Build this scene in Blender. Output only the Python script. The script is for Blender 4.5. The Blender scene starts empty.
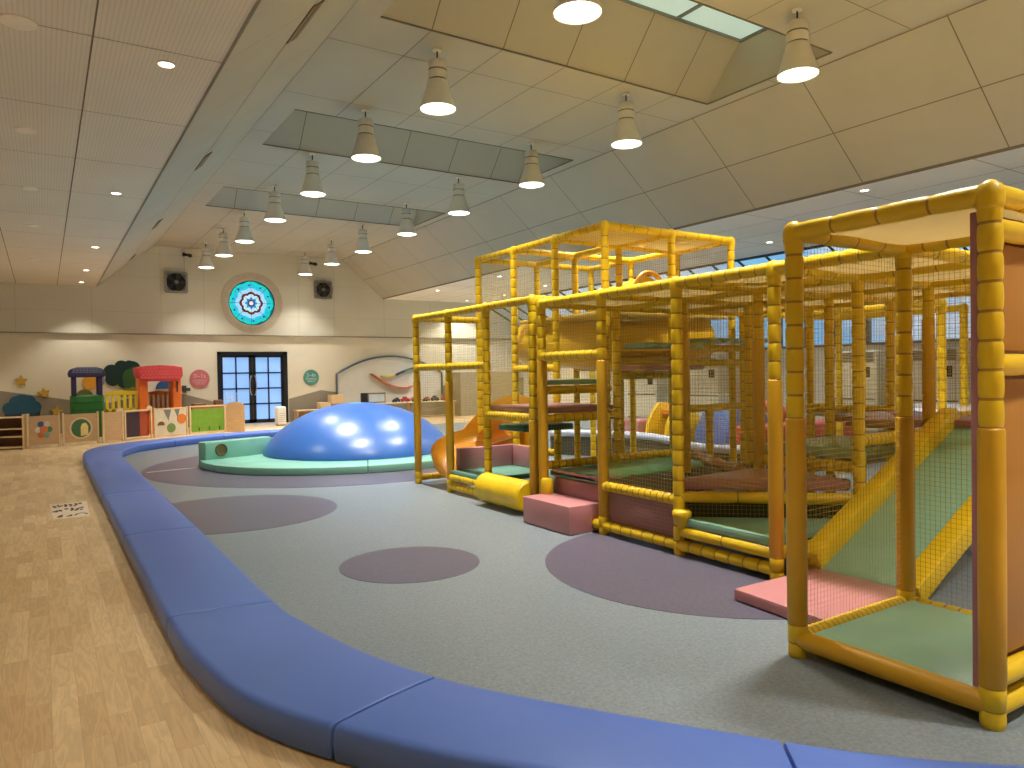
import bpy, bmesh, math, random
from mathutils import Vector, Matrix, Euler
random.seed(7)
PI = math.pi
C = bpy.context.scene.collection
sc = bpy.context.scene

# ------------------------------------------------------------------ helpers
def lin(c):
    return tuple(((v/255)/12.92 if v/255 <= .04045 else ((v/255+.055)/1.055)**2.4) for v in c)
def L4(c): return (*lin(c), 1)
_m = {}
def mat(name, rgb, rough=.5, var=.06, vscale=6, bump=0., bscale=40, coat=0., emis=None, estr=1., metal=0., stretch=(1,1,1), spec=.5):
    if name in _m: return _m[name]
    m = bpy.data.materials.new(name); m.use_nodes = True; nt = m.node_tree; N = nt.nodes; K = nt.links
    b = N['Principled BSDF']
    b.inputs['Roughness'].default_value = rough; b.inputs['Metallic'].default_value = metal
    b.inputs['Coat Weight'].default_value = coat; b.inputs['Coat Roughness'].default_value = .25
    b.inputs['Specular IOR Level'].default_value = spec
    tc = N.new('ShaderNodeTexCoord'); mp = N.new('ShaderNodeMapping'); mp.inputs['Scale'].default_value = stretch
    K.new(tc.outputs['Object'], mp.inputs['Vector'])
    n = N.new('ShaderNodeTexNoise'); n.inputs['Scale'].default_value = vscale; n.inputs['Detail'].default_value = 4
    K.new(mp.outputs[0], n.inputs['Vector'])
    r = N.new('ShaderNodeValToRGB'); c = lin(rgb)
    r.color_ramp.elements[0].position = .3; r.color_ramp.elements[1].position = .7
    r.color_ramp.elements[0].color = (*[v*(1-var) for v in c], 1); r.color_ramp.elements[1].color = (*[min(1, v*(1+var)) for v in c], 1)
    K.new(n.outputs['Fac'], r.inputs[0]); K.new(r.outputs[0], b.inputs['Base Color'])
    if bump:
        n2 = N.new('ShaderNodeTexNoise'); n2.inputs['Scale'].default_value = bscale; n2.inputs['Detail'].default_value = 3
        K.new(mp.outputs[0], n2.inputs['Vector'])
        bp = N.new('ShaderNodeBump'); bp.inputs['Strength'].default_value = bump; bp.inputs['Distance'].default_value = .02
        K.new(n2.outputs['Fac'], bp.inputs['Height']); K.new(bp.outputs[0], b.inputs['Normal'])
    if emis:
        b.inputs['Emission Color'].default_value = L4(emis); b.inputs['Emission Strength'].default_value = estr
    _m[name] = m; return m

def obj(name, bm, m, parent=None, smooth=None, loc=None):
    """link bm as one mesh; verts are world coordinates, moved into the parent's frame (or to loc)."""
    me = bpy.data.meshes.new(name)
    o = bpy.data.objects.new(name, me); C.objects.link(o)
    if parent is not None:
        o.parent = parent
        bm.transform(world_inv(parent))
    elif loc is not None:
        bm.transform(Matrix.Translation(-Vector(loc))); o.location = loc
    if smooth is not None:
        for f in bm.faces: f.smooth = True
    bm.to_mesh(me); bm.free()
    for x in (m if isinstance(m, (list, tuple)) else [m]): me.materials.append(x)
    if smooth:
        try: me.set_sharp_from_angle(angle=math.radians(smooth))
        except Exception: pass
    return o
def world_inv(p):
    M = Matrix.Identity(4)
    while p is not None:
        M = M @ (Matrix.LocRotScale(p.location, p.rotation_euler, p.scale)).inverted() if False else (Matrix.LocRotScale(p.location, p.rotation_euler, p.scale).inverted()) if M == Matrix.Identity(4) else M @ Matrix.LocRotScale(p.location, p.rotation_euler, p.scale).inverted()
        p = p.parent
    return M
def thing(name, label, cat, loc=(0,0,0), rz=0, group=None):
    o = bpy.data.objects.new(name, None); C.objects.link(o); o.empty_display_size = .1
    o.location = loc; o.rotation_euler = (0,0,rz); return tag(o, label, cat, group)
def tag(o, label, cat, group=None):
    o['label'] = label; o['category'] = cat
    if group: o['group'] = group
    return o
def struct(o): o['kind'] = 'structure'; return o
def BM(): return bmesh.new()
def add_box(bm, lo, hi, bev=0., mi=0, seg=2, rot=None):
    lo = Vector(lo); hi = Vector(hi); c = (lo+hi)/2; s = hi-lo
    r = bmesh.ops.create_cube(bm, size=1, matrix=(rot or Matrix.Identity(4)) @ Matrix.Translation(c) @ Matrix.Diagonal((abs(s.x), abs(s.y), abs(s.z), 1)))
    vs = r['verts']; fs = {f for v in vs for f in v.link_faces}
    for f in fs: f.material_index = mi
    if bev > 0:
        es = list({e for v in vs for e in v.link_edges})
        rr = bmesh.ops.bevel(bm, geom=es, offset=min(bev, min(abs(s.x), abs(s.y), abs(s.z))*.45), segments=seg, profile=.5, affect='EDGES')
        for f in rr['faces']: f.material_index = mi; f.smooth = True
    return bm
def box(lo, hi, bev=0.): return add_box(BM(), lo, hi, bev)
def frame_of(d):
    d = d.normalized(); up = Vector((0,0,1)) if abs(d.z) < .95 else Vector((1,0,0))
    a = d.cross(up).normalized(); return a, d.cross(a).normalized()
def ring_tube(bm, pts, rads, n=14, cap=True, mis=None, closed=False):
    """tube through points with a radius each"""
    pts = [Vector(p) for p in pts]; rows = []
    a0 = None
    for i, p in enumerate(pts):
        d = (pts[min(i+1, len(pts)-1)] - pts[max(i-1, 0)])
        if closed: d = pts[(i+1) % len(pts)] - pts[i-1]
        a, b = frame_of(d)
        if a0 is not None:
            a = (a0 - d.normalized()*a0.dot(d.normalized())).normalized(); b = d.normalized().cross(a)
        else: b = d.normalized().cross(a)
        a0 = a
        rows.append([bm.verts.new(p + (a*math.cos(2*PI*k/n) + b*math.sin(2*PI*k/n))*rads[i]) for k in range(n)])
    rng = range(len(rows) if closed else len(rows)-1)
    for i in rng:
        A, B = rows[i], rows[(i+1) % len(rows)]
        for k in range(n):
            f = bm.faces.new((A[k], A[(k+1) % n], B[(k+1) % n], B[k])); f.smooth = True
            if mis: f.material_index = mis[i]
    if cap and not closed:
        bm.faces.new(list(reversed(rows[0]))); bm.faces.new(rows[-1])
    return bm
def tube(bm, p0, p1, r, n=10): return ring_tube(bm, [p0, p1], [r, r], n)
def lathe(bm, prof, c=(0,0,0), n=24, mi=0):
    rows = []
    for r, z in prof:
        rows.append([bm.verts.new((c[0]+r*math.cos(2*PI*k/n), c[1]+r*math.sin(2*PI*k/n), c[2]+z)) for k in range(n)])
    for A, B in zip(rows, rows[1:]):
        for k in range(n):
            f = bm.faces.new((A[k], A[(k+1) % n], B[(k+1) % n], B[k])); f.smooth = True; f.material_index = mi
    for R in (rows[0], rows[-1]):
        f = bm.faces.new(R); f.material_index = mi
    return bm
def prism(bm, poly, z0, z1, mi=0):
    """poly of (x,y)"""
    A = [bm.verts.new((x, y, z0)) for x, y in poly]; B = [bm.verts.new((x, y, z1)) for x, y in poly]
    fs = [bm.faces.new(list(reversed(A))), bm.faces.new(B)]
    n = len(poly)
    for i in range(n): fs.append(bm.faces.new((A[i], A[(i+1) % n], B[(i+1) % n], B[i])))
    for f in fs: f.material_index = mi
    return bm
def prism_y(bm, poly, y0, y1, mi=0):
    """poly of (x,z), extruded along y (y0 < y1)"""
    A = [bm.verts.new((x, y0, z)) for x, z in poly]; B = [bm.verts.new((x, y1, z)) for x, z in poly]
    fs = [bm.faces.new(A), bm.faces.new(list(reversed(B)))]
    n = len(poly)
    for i in range(n): fs.append(bm.faces.new((A[(i+1) % n], A[i], B[i], B[(i+1) % n])))
    for f in fs: f.material_index = mi
    bmesh.ops.recalc_face_normals(bm, faces=fs)
    return bm
def quad(bm, a, b, c, d, mi=0):
    f = bm.faces.new([bm.verts.new(v) for v in (a, b, c, d)]); f.material_index = mi; return f
def circ(cx, cy, r, n=40, a0=0, a1=2*PI):
    m = n if abs(a1-a0-2*PI) < 1e-6 else n+1
    return [(cx+r*math.cos(a0+(a1-a0)*k/n), cy+r*math.sin(a0+(a1-a0)*k/n)) for k in range(m)]
def bevel_all(bm, w, seg=2, ang=30):
    bmesh.ops.remove_doubles(bm, verts=bm.verts, dist=1e-5)
    bmesh.ops.recalc_face_normals(bm, faces=bm.faces)
    es = [e for e in bm.edges if len(e.link_faces) == 2 and e.calc_face_angle(0) > math.radians(ang)]
    r = bmesh.ops.bevel(bm, geom=es, offset=w, segments=seg, profile=.5, affect='EDGES')
    for f in r['faces']: f.smooth = True
    return bm

# ------------------------------------------------------------------ materials
YEL = mat('yellow_vinyl', (220,182,20), .42, .07, 5, .12, 14, spec=.45)
SLV = mat('ochre_vinyl_sleeve', (206,156,20), .45, .07, 3, .1, 8, stretch=(1,1,.4))
TIE = mat('brown_cable_tie', (166,126,22), .6)
GRN = mat('green_vinyl', (130,172,142), .38, .06, 3, .25, 5, coat=.15)
DGRN = mat('dark_green_vinyl', (44,104,78), .4, .06, 3)
MAU = mat('mauve_vinyl', (168,114,116), .38, .06, 3, .2, 5, coat=.15)
PNK = mat('pink_vinyl', (180,120,120), .42, .05, 3, .15, 5, coat=.1)
ORG = mat('orange_vinyl_board', (168,116,46), .5, .05, 2)
NET = mat('olive_net_cord', (182,154,58), .7, .1, 30)
TARP = mat('cream_yellow_tarpaulin', (222,202,142), .6, .05, 2, .3, 3)
nt_ = TARP.node_tree; pb = nt_.nodes['Principled BSDF']; tl = nt_.nodes.new('ShaderNodeBsdfTranslucent'); tl.inputs[0].default_value = L4((236,220,176))
ms = nt_.nodes.new('ShaderNodeMixShader'); ms.inputs[0].default_value = .36; nt_.links.new(pb.outputs[0], ms.inputs[1]); nt_.links.new(tl.outputs[0], ms.inputs[2]); nt_.links.new(ms.outputs[0], nt_.nodes['Material Output'].inputs[0])
BLU = mat('blue_vinyl', (80,110,184), .42, .03, 2, .05, 8, coat=.1, spec=.4)
DOME = mat('glossy_blue_vinyl', (48,98,174), .34, .04, 2, .1, 3, coat=.28)
TEAL = mat('mint_green_vinyl', (126,184,164), .4, .04, 3, .08, 6, coat=.2)
SLD = mat('orange_plastic_slide', (226,160,30), .3, .04, 3, coat=.3)
BLK = mat('black_paint', (22,23,26), .4)
CHR = mat('brushed_steel', (200,200,200), .3, metal=1.)
WHT = mat('white_plastic', (228,226,218), .45, .03)
CREAM = mat('cream_plastic', (222,214,188), .45, .03)
BIR = mat('birch_plywood', (196,160,116), .5, .08, 5, stretch=(1,1,8))
BIRL = mat('pale_beech_wood', (220,190,145), .5, .08, 5, stretch=(1,1,6))
DARK = mat('dark_void', (36,34,32), .8)

# wooden plank floor
def wood_floor():
    m = bpy.data.materials.new('oak_plank_floor'); m.use_nodes = True; nt = m.node_tree; N = nt.nodes; K = nt.links; b = N['Principled BSDF']
    tc = N.new('ShaderNodeTexCoord'); mp = N.new('ShaderNodeMapping'); mp.inputs['Rotation'].default_value = (0,0,PI/2)
    K.new(tc.outputs['Object'], mp.inputs[0])
    br = N.new('ShaderNodeTexBrick'); br.offset = .37; br.inputs['Scale'].default_value = 1
    br.inputs['Brick Width'].default_value = .50; br.inputs['Row Height'].default_value = .105
    br.inputs['Mortar Size'].default_value = .0012; br.inputs['Mortar Smooth'].default_value = 1; br.inputs['Bias'].default_value = 0
    br.inputs['Color1'].default_value = L4((220,192,146)); br.inputs['Color2'].default_value = L4((198,166,120)); br.inputs['Mortar'].default_value = L4((164,136,100))
    K.new(mp.outputs[0], br.inputs['Vector'])
    # grain: rings warped per plank
    mp2 = N.new('ShaderNodeMapping'); mp2.inputs['Scale'].default_value = (1.0, 9, 1); K.new(mp.outputs[0], mp2.inputs[0])
    add = N.new('ShaderNodeVectorMath'); add.operation = 'ADD'; K.new(mp2.outputs[0], add.inputs[0])
    sc_ = N.new('ShaderNodeVectorMath'); sc_.operation = 'SCALE'; sc_.inputs['Scale'].default_value = 31
    K.new(br.outputs['Color'], sc_.inputs[0]); K.new(sc_.outputs[0], add.inputs[1])
    n = N.new('ShaderNodeTexNoise'); n.inputs['Scale'].default_value = 1.6; n.inputs['Detail'].default_value = 5; n.inputs['Distortion'].default_value = .6
    K.new(add.outputs[0], n.inputs['Vector'])
    w = N.new('ShaderNodeMath'); w.operation = 'MULTIPLY'; w.inputs[1].default_value = 42; K.new(n.outputs['Fac'], w.inputs[0])
    s = N.new('ShaderNodeMath'); s.operation = 'SINE'; K.new(w.outputs[0], s.inputs[0])
    mr = N.new('ShaderNodeMapRange'); mr.inputs['From Min'].default_value = -1; mr.inputs['To Min'].default_value = .88; mr.inputs['To Max'].default_value = 1.04
    K.new(s.outputs[0], mr.inputs['Value'])
    mx = N.new('ShaderNodeVectorMath'); mx.operation = 'SCALE'; K.new(br.outputs['Color'], mx.inputs[0]); K.new(mr.outputs[0], mx.inputs['Scale'])
    K.new(mx.outputs[0], b.inputs['Base Color']); b.inputs['Roughness'].default_value = .38; b.inputs['Specular IOR Level'].default_value = .4
    return m
def vinyl_floor(name, c1, c2):
    m = bpy.data.materials.new(name); m.use_nodes = True; nt = m.node_tree; N = nt.nodes; K = nt.links; b = N['Principled BSDF']
    tc = N.new('ShaderNodeTexCoord')
    n = N.new('ShaderNodeTexNoise'); n.inputs['Scale'].default_value = 55; n.inputs['Detail'].default_value = 6; n.inputs['Roughness'].default_value = .8
    K.new(tc.outputs['Object'], n.inputs[0])
    r = N.new('ShaderNodeValToRGB'); r.color_ramp.elements[0].position = .36; r.color_ramp.elements[1].position = .64
    r.color_ramp.elements[0].color = L4(c1); r.color_ramp.elements[1].color = L4(c2)
    K.new(n.outputs['Fac'], r.inputs[0]); K.new(r.outputs[0], b.inputs['Base Color']); b.inputs['Roughness'].default_value = .36; b.inputs['Specular IOR Level'].default_value = .45
    return m
def panel_mat(name, rgb, axis='X', pitch=.032, depth=.10):
    m = bpy.data.materials.new(name); m.use_nodes = True; nt = m.node_tree; N = nt.nodes; K = nt.links; b = N['Principled BSDF']
    tc = N.new('ShaderNodeTexCoord'); sp = N.new('ShaderNodeSeparateXYZ'); K.new(tc.outputs['Object'], sp.inputs[0])
    w = N.new('ShaderNodeMath'); w.operation = 'MULTIPLY'; w.inputs[1].default_value = 2*PI/pitch; K.new(sp.outputs[axis], w.inputs[0])
    s = N.new('ShaderNodeMath'); s.operation = 'SINE'; K.new(w.outputs[0], s.inputs[0])
    mr = N.new('ShaderNodeMapRange'); mr.inputs['From Min'].default_value = .35; mr.inputs['To Min'].default_value = 1; mr.inputs['To Max'].default_value = 1-depth
    K.new(s.outputs[0], mr.inputs['Value'])
    n = N.new('ShaderNodeTexNoise'); n.inputs['Scale'].default_value = .7; n.inputs['Detail'].default_value = 5; K.new(tc.outputs['Object'], n.inputs[0])
    m2 = N.new('ShaderNodeMapRange'); m2.inputs['From Min'].default_value = .3; m2.inputs['From Max'].default_value = .7; m2.inputs['To Min'].default_value = .95; m2.inputs['To Max'].default_value = 1.03
    K.new(n.outputs['Fac'], m2.inputs['Value'])
    mu = N.new('ShaderNodeMath'); mu.operation = 'MULTIPLY'; K.new(mr.outputs[0], mu.inputs[0]); K.new(m2.outputs[0], mu.inputs[1])
    v = N.new('ShaderNodeVectorMath'); v.operation = 'SCALE'; v.inputs[0].default_value = lin(rgb); K.new(mu.outputs[0], v.inputs['Scale'])
    K.new(v.outputs[0], b.inputs['Base Color']); b.inputs['Roughness'].default_value = .75; b.inputs['Specular IOR Level'].default_value = .2
    return m
WOODF = wood_floor()
GREYF = vinyl_floor('speckled_grey_vinyl', (99,108,114), (131,141,144))
PURPF = vinyl_floor('speckled_purple_grey_vinyl', (76,72,86), (98,94,108))
CEIL = panel_mat('perforated_ceiling_panel', (228,222,208), 'X', .034, .12)
CEIL2 = panel_mat('plain_ceiling_panel', (186,182,168), 'X', .02, .03)
WALLU = panel_mat('upper_wall_panel', (216,212,194), 'X', .02, .04)
WALLM = mat('cream_wall_paint', (230,224,204), .8, .02, 2)
GREYW = mat('grey_wall_paint', (150,142,126), .8, .02, 2)
JNT = mat('dark_panel_joint', (118,110,94), .8)

# ------------------------------------------------------------------ room shell
XL, XR, YB, YF = -4.5, 16.0, 24.0, -5.0
ZL, ZT = 4.15, 5.43
SL0, SL1, SR1, SR0 = 1.33, 2.86, 8.58, 10.08
fl = struct(obj('floor', box((XL-.2, YF-.2, -.2), (XR+.2, YB+.2, 0)), WOODF))
# play-area vinyl: everything inside the bench ring
out_px = [(6.6,18.0),(5.9,17.6),(4.86,17.23),(4.02,17.04),(3.06,16.85),(2.0,16.3),(1.35,15.9),(.88,15.4),(.6,14.6),(.51,13.7),(.50,12.4),(.50,10.6),(.505,8.85),(.505,7.6),(.505,6.43),(.505,5.2),(.51,4.04),(.53,3.55),(.60,3.02),(.71,2.7),(.86,2.42),(1.08,2.07),(1.34,1.74),(1.62,1.38),(1.92,.98),(2.3,.62),(2.8,.26)]
in_px = [(6.9,18.5-.95),(6.15,17.15),(5.0,16.75),(4.15,16.52),(3.2,16.3),(2.25,15.72),(1.75,15.35),(1.38,14.9),(1.14,14.25),(1.05,13.6),(1.04,12.4),(1.04,10.6),(1.045,8.85),(1.045,7.6),(1.05,6.43),(1.045,5.2),(1.048,3.98),(1.075,3.68),(1.14,3.27),(1.225,2.93),(1.36,2.58),(1.53,2.28),(1.68,2.05),(1.92,1.70),(2.2,1.33),(2.55,1.0),(3.0,.68)]
HB = .145
out_px = [(x*1.1016, y*1.1016) for x, y in out_px]; in_px = [(x*1.1016, y*1.1016) for x, y in in_px]
def smooth_curve(pts, k=5):
    P = [Vector(p) for p in pts]; out = []
    for i in range(len(P)-1):
        p0 = P[max(i-1, 0)]; p1 = P[i]; p2 = P[i+1]; p3 = P[min(i+2, len(P)-1)]
        for j in range(k):
            t = j/k
            out.append(.5*((2*p1)+(-p0+p2)*t+(2*p0-5*p1+4*p2-p3)*t*t+(-p0+3*p1-3*p2+p3)*t**3))
    out.append(P[-1]); return out
OUT = smooth_curve(out_px); INN = smooth_curve(in_px)
poly = [((a.x+b.x)/2, (a.y+b.y)/2) for a, b in zip(OUT, INN)]
poly = poly + [(XR, .2), (XR, 19.5)]
bm = BM(); prism(bm, poly, 0, .004)
vf = struct(obj('floor', bm, GREYF)); vf.name = 'floor_vinyl'
circles = [((1.72,8.45),1.14),((2.41,5.27),.55),((4.4,3.9),1.35)]
for (cx, cy), r in circles:
    struct(obj('floor_inlay', prism(BM(), circ(cx, cy, r, 64), .004, .0065), PURPF))
big = [p for p in circ(4.41, 12.48, 3.16, 96)]
struct(obj('floor_inlay', prism(BM(), big, .004, .0065), PURPF))
lj = BM(); a = Vector((1.35,12.86,0)); b = Vector((2.12,13.0,0)); d = (b-a).normalized()*0; nrm = Vector((-(b-a).y, (b-a).x, 0)).normalized()*.02
prism(lj, [(a-nrm).to_2d(), (b-nrm).to_2d(), (b+nrm).to_2d(), (a+nrm).to_2d()], .0065, .009)  # pale strip paints the reflection along the floor seam
struct(obj('floor_seam_glint', lj, mat('pale_seam_glint', (205,205,200), .5)))

# walls
struct(obj('wall_left', box((XL-.2, YF, 0), (XL, YB+.2, ZL+.1)), WALLM))
struct(obj('wall_front', box((XL-.2, YF-.2, 0), (XR+.2, YF, 6.5)), WALLM))
# right wall: solid below and above the window band, glazing over it
WZ0, WZ1 = 2.03, 3.15
w = BM(); add_box(w, (XR, YF, 0), (XR+.2, YB+.2, WZ0)); add_box(w, (XR, YF, WZ1-.05), (XR+.2, YB+.2, WZ1+.05))
struct(obj('wall_right', w, WALLM))

# back wall, lower sheet with the doorway cut out, upper sheet with the round window cut out
DX0, DX1, DZ = 4.56, 6.72, 2.30
w = BM()
add_box(w, (XL-.2, YB, 0), (DX0, YB+.2, 2.82)); add_box(w, (DX1, YB, 0), (XR+.2, YB+.2, 2.82)); add_box(w, (DX0, YB, DZ), (DX1, YB+.2, 2.82))
wb = struct(obj('wall_back', w, WALLM))
RX, RZ, RR = 5.63, 3.85, .71
w = BM(); yu = YB-.1
ang = [2*PI*k/64 for k in range(64)]
def onrect(t):
    dx, dz = math.cos(t), math.sin(t); k = 1.02/max(abs(dx), abs(dz)); return (RX+dx*k, RZ+dz*k)
inner = [(RX+RR*math.cos(t), RZ+RR*math.sin(t)) for t in ang]; outer = [onrect(t) for t in ang]
for k in range(64):
    a, b, c, d = inner[k], outer[k], outer[(k+1) % 64], inner[(k+1) % 64]
    quad(w, (a[0], yu, a[1]), (b[0], yu, b[1]), (c[0], yu, c[1]), (d[0], yu, d[1]))
    quad(w, (a[0], yu, a[1]), (d[0], yu, d[1]), (d[0], yu+.3, d[1]), (a[0], yu+.3, a[1]))
for lo, hi in (((XL-.2, 2.82), (RX-1.02, 6.6)), ((RX+1.02, 2.82), (XR+.2, 6.6)), ((RX-1.02, 2.82), (RX+1.02, RZ-1.02)), ((RX-1.02, RZ+1.02), (RX+1.02, 6.6))):
    quad(w, (lo[0], yu, lo[1]), (hi[0], yu, lo[1]), (hi[0], yu, hi[1]), (lo[0], yu, hi[1]))
quad(w, (XL-.2, yu, 2.82), (XL-.2, YB+.2, 2.82), (XR+.2, YB+.2, 2.82), (XR+.2, yu, 2.82))
# panel joints
for x in (-2.4,-.6,1.2,3.0,4.2,7.1,8.3,10.1,11.9,13.7): add_box(w, (x-.004, yu-.003, 2.84), (x+.004, yu, 6.4), mi=1)
for z in (3.45, 4.5, 5.2): 
    add_box(w, (XL, yu-.003, z-.003), (RX-1.02, yu, z+.003), mi=1); add_box(w, (RX+1.02, yu-.003, z-.003), (XR, yu, z+.003), mi=1)
wu = struct(obj('wall_back', w, [WALLU, mat('soft_wall_joint', (186,174,150), .8)])); wu.name = 'wall_back_upper'
struct(obj('trim_1', box((XL, YB-.125, 2.80), (XR, YB, 2.83)), mat('grey_trim', (150,142,126), .6)))
# painted hills on the lower wall
h = BM()
prism_y(h, [(XL, 0), (3.55, 0), (3.55, 1.02), (3.2, 1.06), (2.4, .98), (1.6,.82), (.62,.93), (-.98,1.23), (-2.4,1.0), (XL,1.3)], YB-.004, YB+.001)
prism_y(h, [(3.55,0), (DX0-.03,0), (DX0-.03,.72), (3.55,1.02)], YB-.004, YB+.001)
prism_y(h, [(DX1+.03,0), (9.5,0), (9.5,.8), (8.31,.94), (7.83,1.02), (DX1+.03,.76)], YB-.004, YB+.001)
prism_y(h, [(9.5,0), (XR,0), (XR,1.3), (14.6,1.0), (12.8,1.15), (11,.7), (9.5,.8)], YB-.004, YB+.001)
obj('painted_hills', h, GREYW, wb)

# ---------------- ceiling
c = BM()
def joint(p, q, wdt=.012, t=.004):      # thin dark strip on a ceiling face, material slot 2
    p = Vector(p); q = Vector(q); d = (q-p).normalized()
    if abs(d.y) > .5: s = side.copy()
    else: s = Vector((0,1,0))
    s *= wdt/2; nn = nrmv*t
    vs = [bm_c.verts.new(v) for v in (p-s+nn, p+s+nn, q+s+nn, q-s+nn)]
    f = bm_c.faces.new(vs); f.material_index = 1
bm_c = c
# low flat strips left and right
def lowstrip(x0, x1, xs, ys):
    global side, nrmv
    quad(c, (x0, YF, ZL), (x0, YB, ZL), (x1, YB, ZL), (x1, YF, ZL)); side = Vector((1,0,0)); nrmv = Vector((0,0,-1))
    for x in xs: joint((x, YF, ZL), (x, YB, ZL), .013)
    for y in ys: joint((x0, y, ZL), (x1, y, ZL), .010)
YJ = [6.48+1.83*k for k in range(-6, 10)]
XRL = 14.1
lowstrip(XL, SL0, (.38,-.57,-1.52,-2.47,-3.42), YJ)
o = struct(obj('ceiling', c, [CEIL, JNT])); o.name = 'ceiling_left'
c = bm_c = BM(); lowstrip(SR0, XRL, (11.05,12.0,12.95,13.9), YJ)
o = struct(obj('ceiling', c, [panel_mat('white_ceiling_panel', (240,238,230), 'X', .02, .02), JNT])); o.name = 'ceiling_right'
# vault: slopes, flat top with three wells
c = bm_c = BM()
quad(c, (SL0, YF, ZL), (SL0, YB, ZL), (SL1, YB, ZT), (SL1, YF, ZT))
side = Vector((SL1-SL0, 0, ZT-ZL)).normalized(); nrmv = Vector((ZT-ZL, 0, -(SL1-SL0))).normalized()
xm, zm = 2.08, ZL+(ZT-ZL)*(2.08-SL0)/(SL1-SL0)
joint((xm, YF, zm), (xm, YB, zm), .012); joint((SL1-.02, YF, ZT-.017), (SL1-.02, YB, ZT-.017), .012); joint((SL0+.01, YF, ZL+.01), (SL0+.01, YB, ZL+.01), .05)
for y in YJ:
    p = Vector((SL0, y, ZL))+nrmv*.004; q = Vector((SL1, y, ZT))+nrmv*.004
    f = c.faces.new([c.verts.new(v) for v in (p-Vector((0,.003,0)), p+Vector((0,.003,0)), q+Vector((0,.003,0)), q-Vector((0,.003,0)))]); f.material_index = 1
quad(c, (SR0, YF, ZL), (SR1, YF, ZT), (SR1, YB, ZT), (SR0, YB, ZL))
side = Vector((SR0-SR1, 0, ZL-ZT)).normalized(); nrmv = Vector((-(ZT-ZL), 0, -(SR0-SR1))).normalized()
for t in (0.008, .515, .99):
    joint((SR1+(SR0-SR1)*t, YF, ZT+(ZL-ZT)*t), (SR1+(SR0-SR1)*t, YB, ZT+(ZL-ZT)*t), .014 if t < .9 else .05)
YR = [4.22+1.9*k for k in range(-5, 11)]
for y in YR:
    p = Vector((SR0, y, ZL))+nrmv*.004; q = Vector((SR1, y, ZT))+nrmv*.004
    f = c.faces.new([c.verts.new(v) for v in (p-Vector((0,.007,0)), p+Vector((0,.007,0)), q+Vector((0,.007,0)), q-Vector((0,.007,0)))]); f.material_index = 1
WX0, WX1 = 3.2, 8.35
wells = [(-5.0+.35,-2.9),(.3,2.3),(5.48,7.5),(10.75,12.62),(15.83,17.75)]
wells = [(.3,2.3),(5.48,7.5),(10.75,12.62),(15.83,17.75)]
TW = 6.12
def flat(x0, x1, y0, y1): quad(c, (x0, y0, ZT), (x0, y1, ZT), (x1, y1, ZT), (x1, y0, ZT))
flat(SL1, WX0, YF, YB); flat(WX1, SR1, YF, YB)
side = Vector((1,0,0)); nrmv = Vector((0,0,-1))
for k in range(-6, 10):
    yy = 8.28+1.83*k
    if any(a-.05 < yy < b+.05 for a, b in wells):
        joint((SL1, yy, ZT), (WX0, yy, ZT), .011); joint((WX1, yy, ZT), (SR1, yy, ZT), .011)
    else: joint((SL1, yy, ZT), (SR1, yy, ZT), .011)
prev = YF
side = Vector((1,0,0)); nrmv = Vector((0,0,-1))
XT = [3.82,4.78,5.74,6.72,7.68]
for y0, y1 in wells + [(YB, YB)]:
    flat(WX0, WX1, prev, y0)
    for x in XT: joint((x, prev, ZT), (x, y0, ZT), .012)
    for yy in [6.3+.62*0]: pass
    prev = y1
for y0, y1 in wells:
    g0, g1 = y0+.7, y1-.62; gx0 = WX0+.35
    quad(c, (WX0, y1, ZT), (gx0, g1, TW), (WX1, g1, TW), (WX1, y1, ZT))      # far face
    quad(c, (WX0, y0, ZT), (WX1, y0, ZT), (WX1, g0, TW), (gx0, g0, TW))      # near face
    quad(c, (WX1, y0, ZT), (WX1, y1, ZT), (WX1, g1, TW), (WX1, g0, TW))
    quad(c, (WX0, y1, ZT), (WX0, y0, ZT), (gx0, g0, TW), (gx0, g1, TW))
    for x in XT:                                                            # joints up the slanting faces
        p = Vector((x, y1-.004, ZT)); q = Vector((x, g1-.004, TW))
        f = c.faces.new([c.verts.new(v) for v in (p-Vector((.007,0,0)), p+Vector((.007,0,0)), q+Vector((.007,0,0)), q-Vector((.007,0,0)))]); f.material_index = 1
    add_box(c, (WX0, y1-.012, ZT-.012), (WX1, y1+.012, ZT), mi=1); add_box(c, (WX1-.012, y0, ZT-.012), (WX1+.012, y1, ZT), mi=1)
    add_box(c, (WX0, y0-.01, ZT-.008), (WX1, y0+.01, ZT), mi=1)
o = struct(obj('ceiling', c, [CEIL2, JNT])); o.name = 'ceiling_vault'
SKYG = mat('frosted_skylight_glass', (190,215,208), .3, .02, 1, emis=(176,206,200), estr=.62)
for i, (y0, y1) in enumerate(wells):
    g0, g1 = y0+.7, y1-.62; b_ = BM()
    add_box(b_, (WX0+.35, g0, TW), (WX1, g1, TW+.03))
    wd = struct(obj('window', b_, SKYG)); wd.name = 'window_%d' % (i+1)
    f_ = BM()
    add_box(f_, (WX0+.35, g1-.03, TW-.03), (WX1, g1, TW)); add_box(f_, (WX0+.35, g0, TW-.03), (WX1, g0+.03, TW))
    for x in [WX1-1.25*k-.02 for k in range(5)]: add_box(f_, (x-.02, g0, TW-.03), (x+.02, g1, TW))
    obj('glazing_bar', f_, mat('grey_window_frame', (120,124,122), .5), wd)
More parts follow.
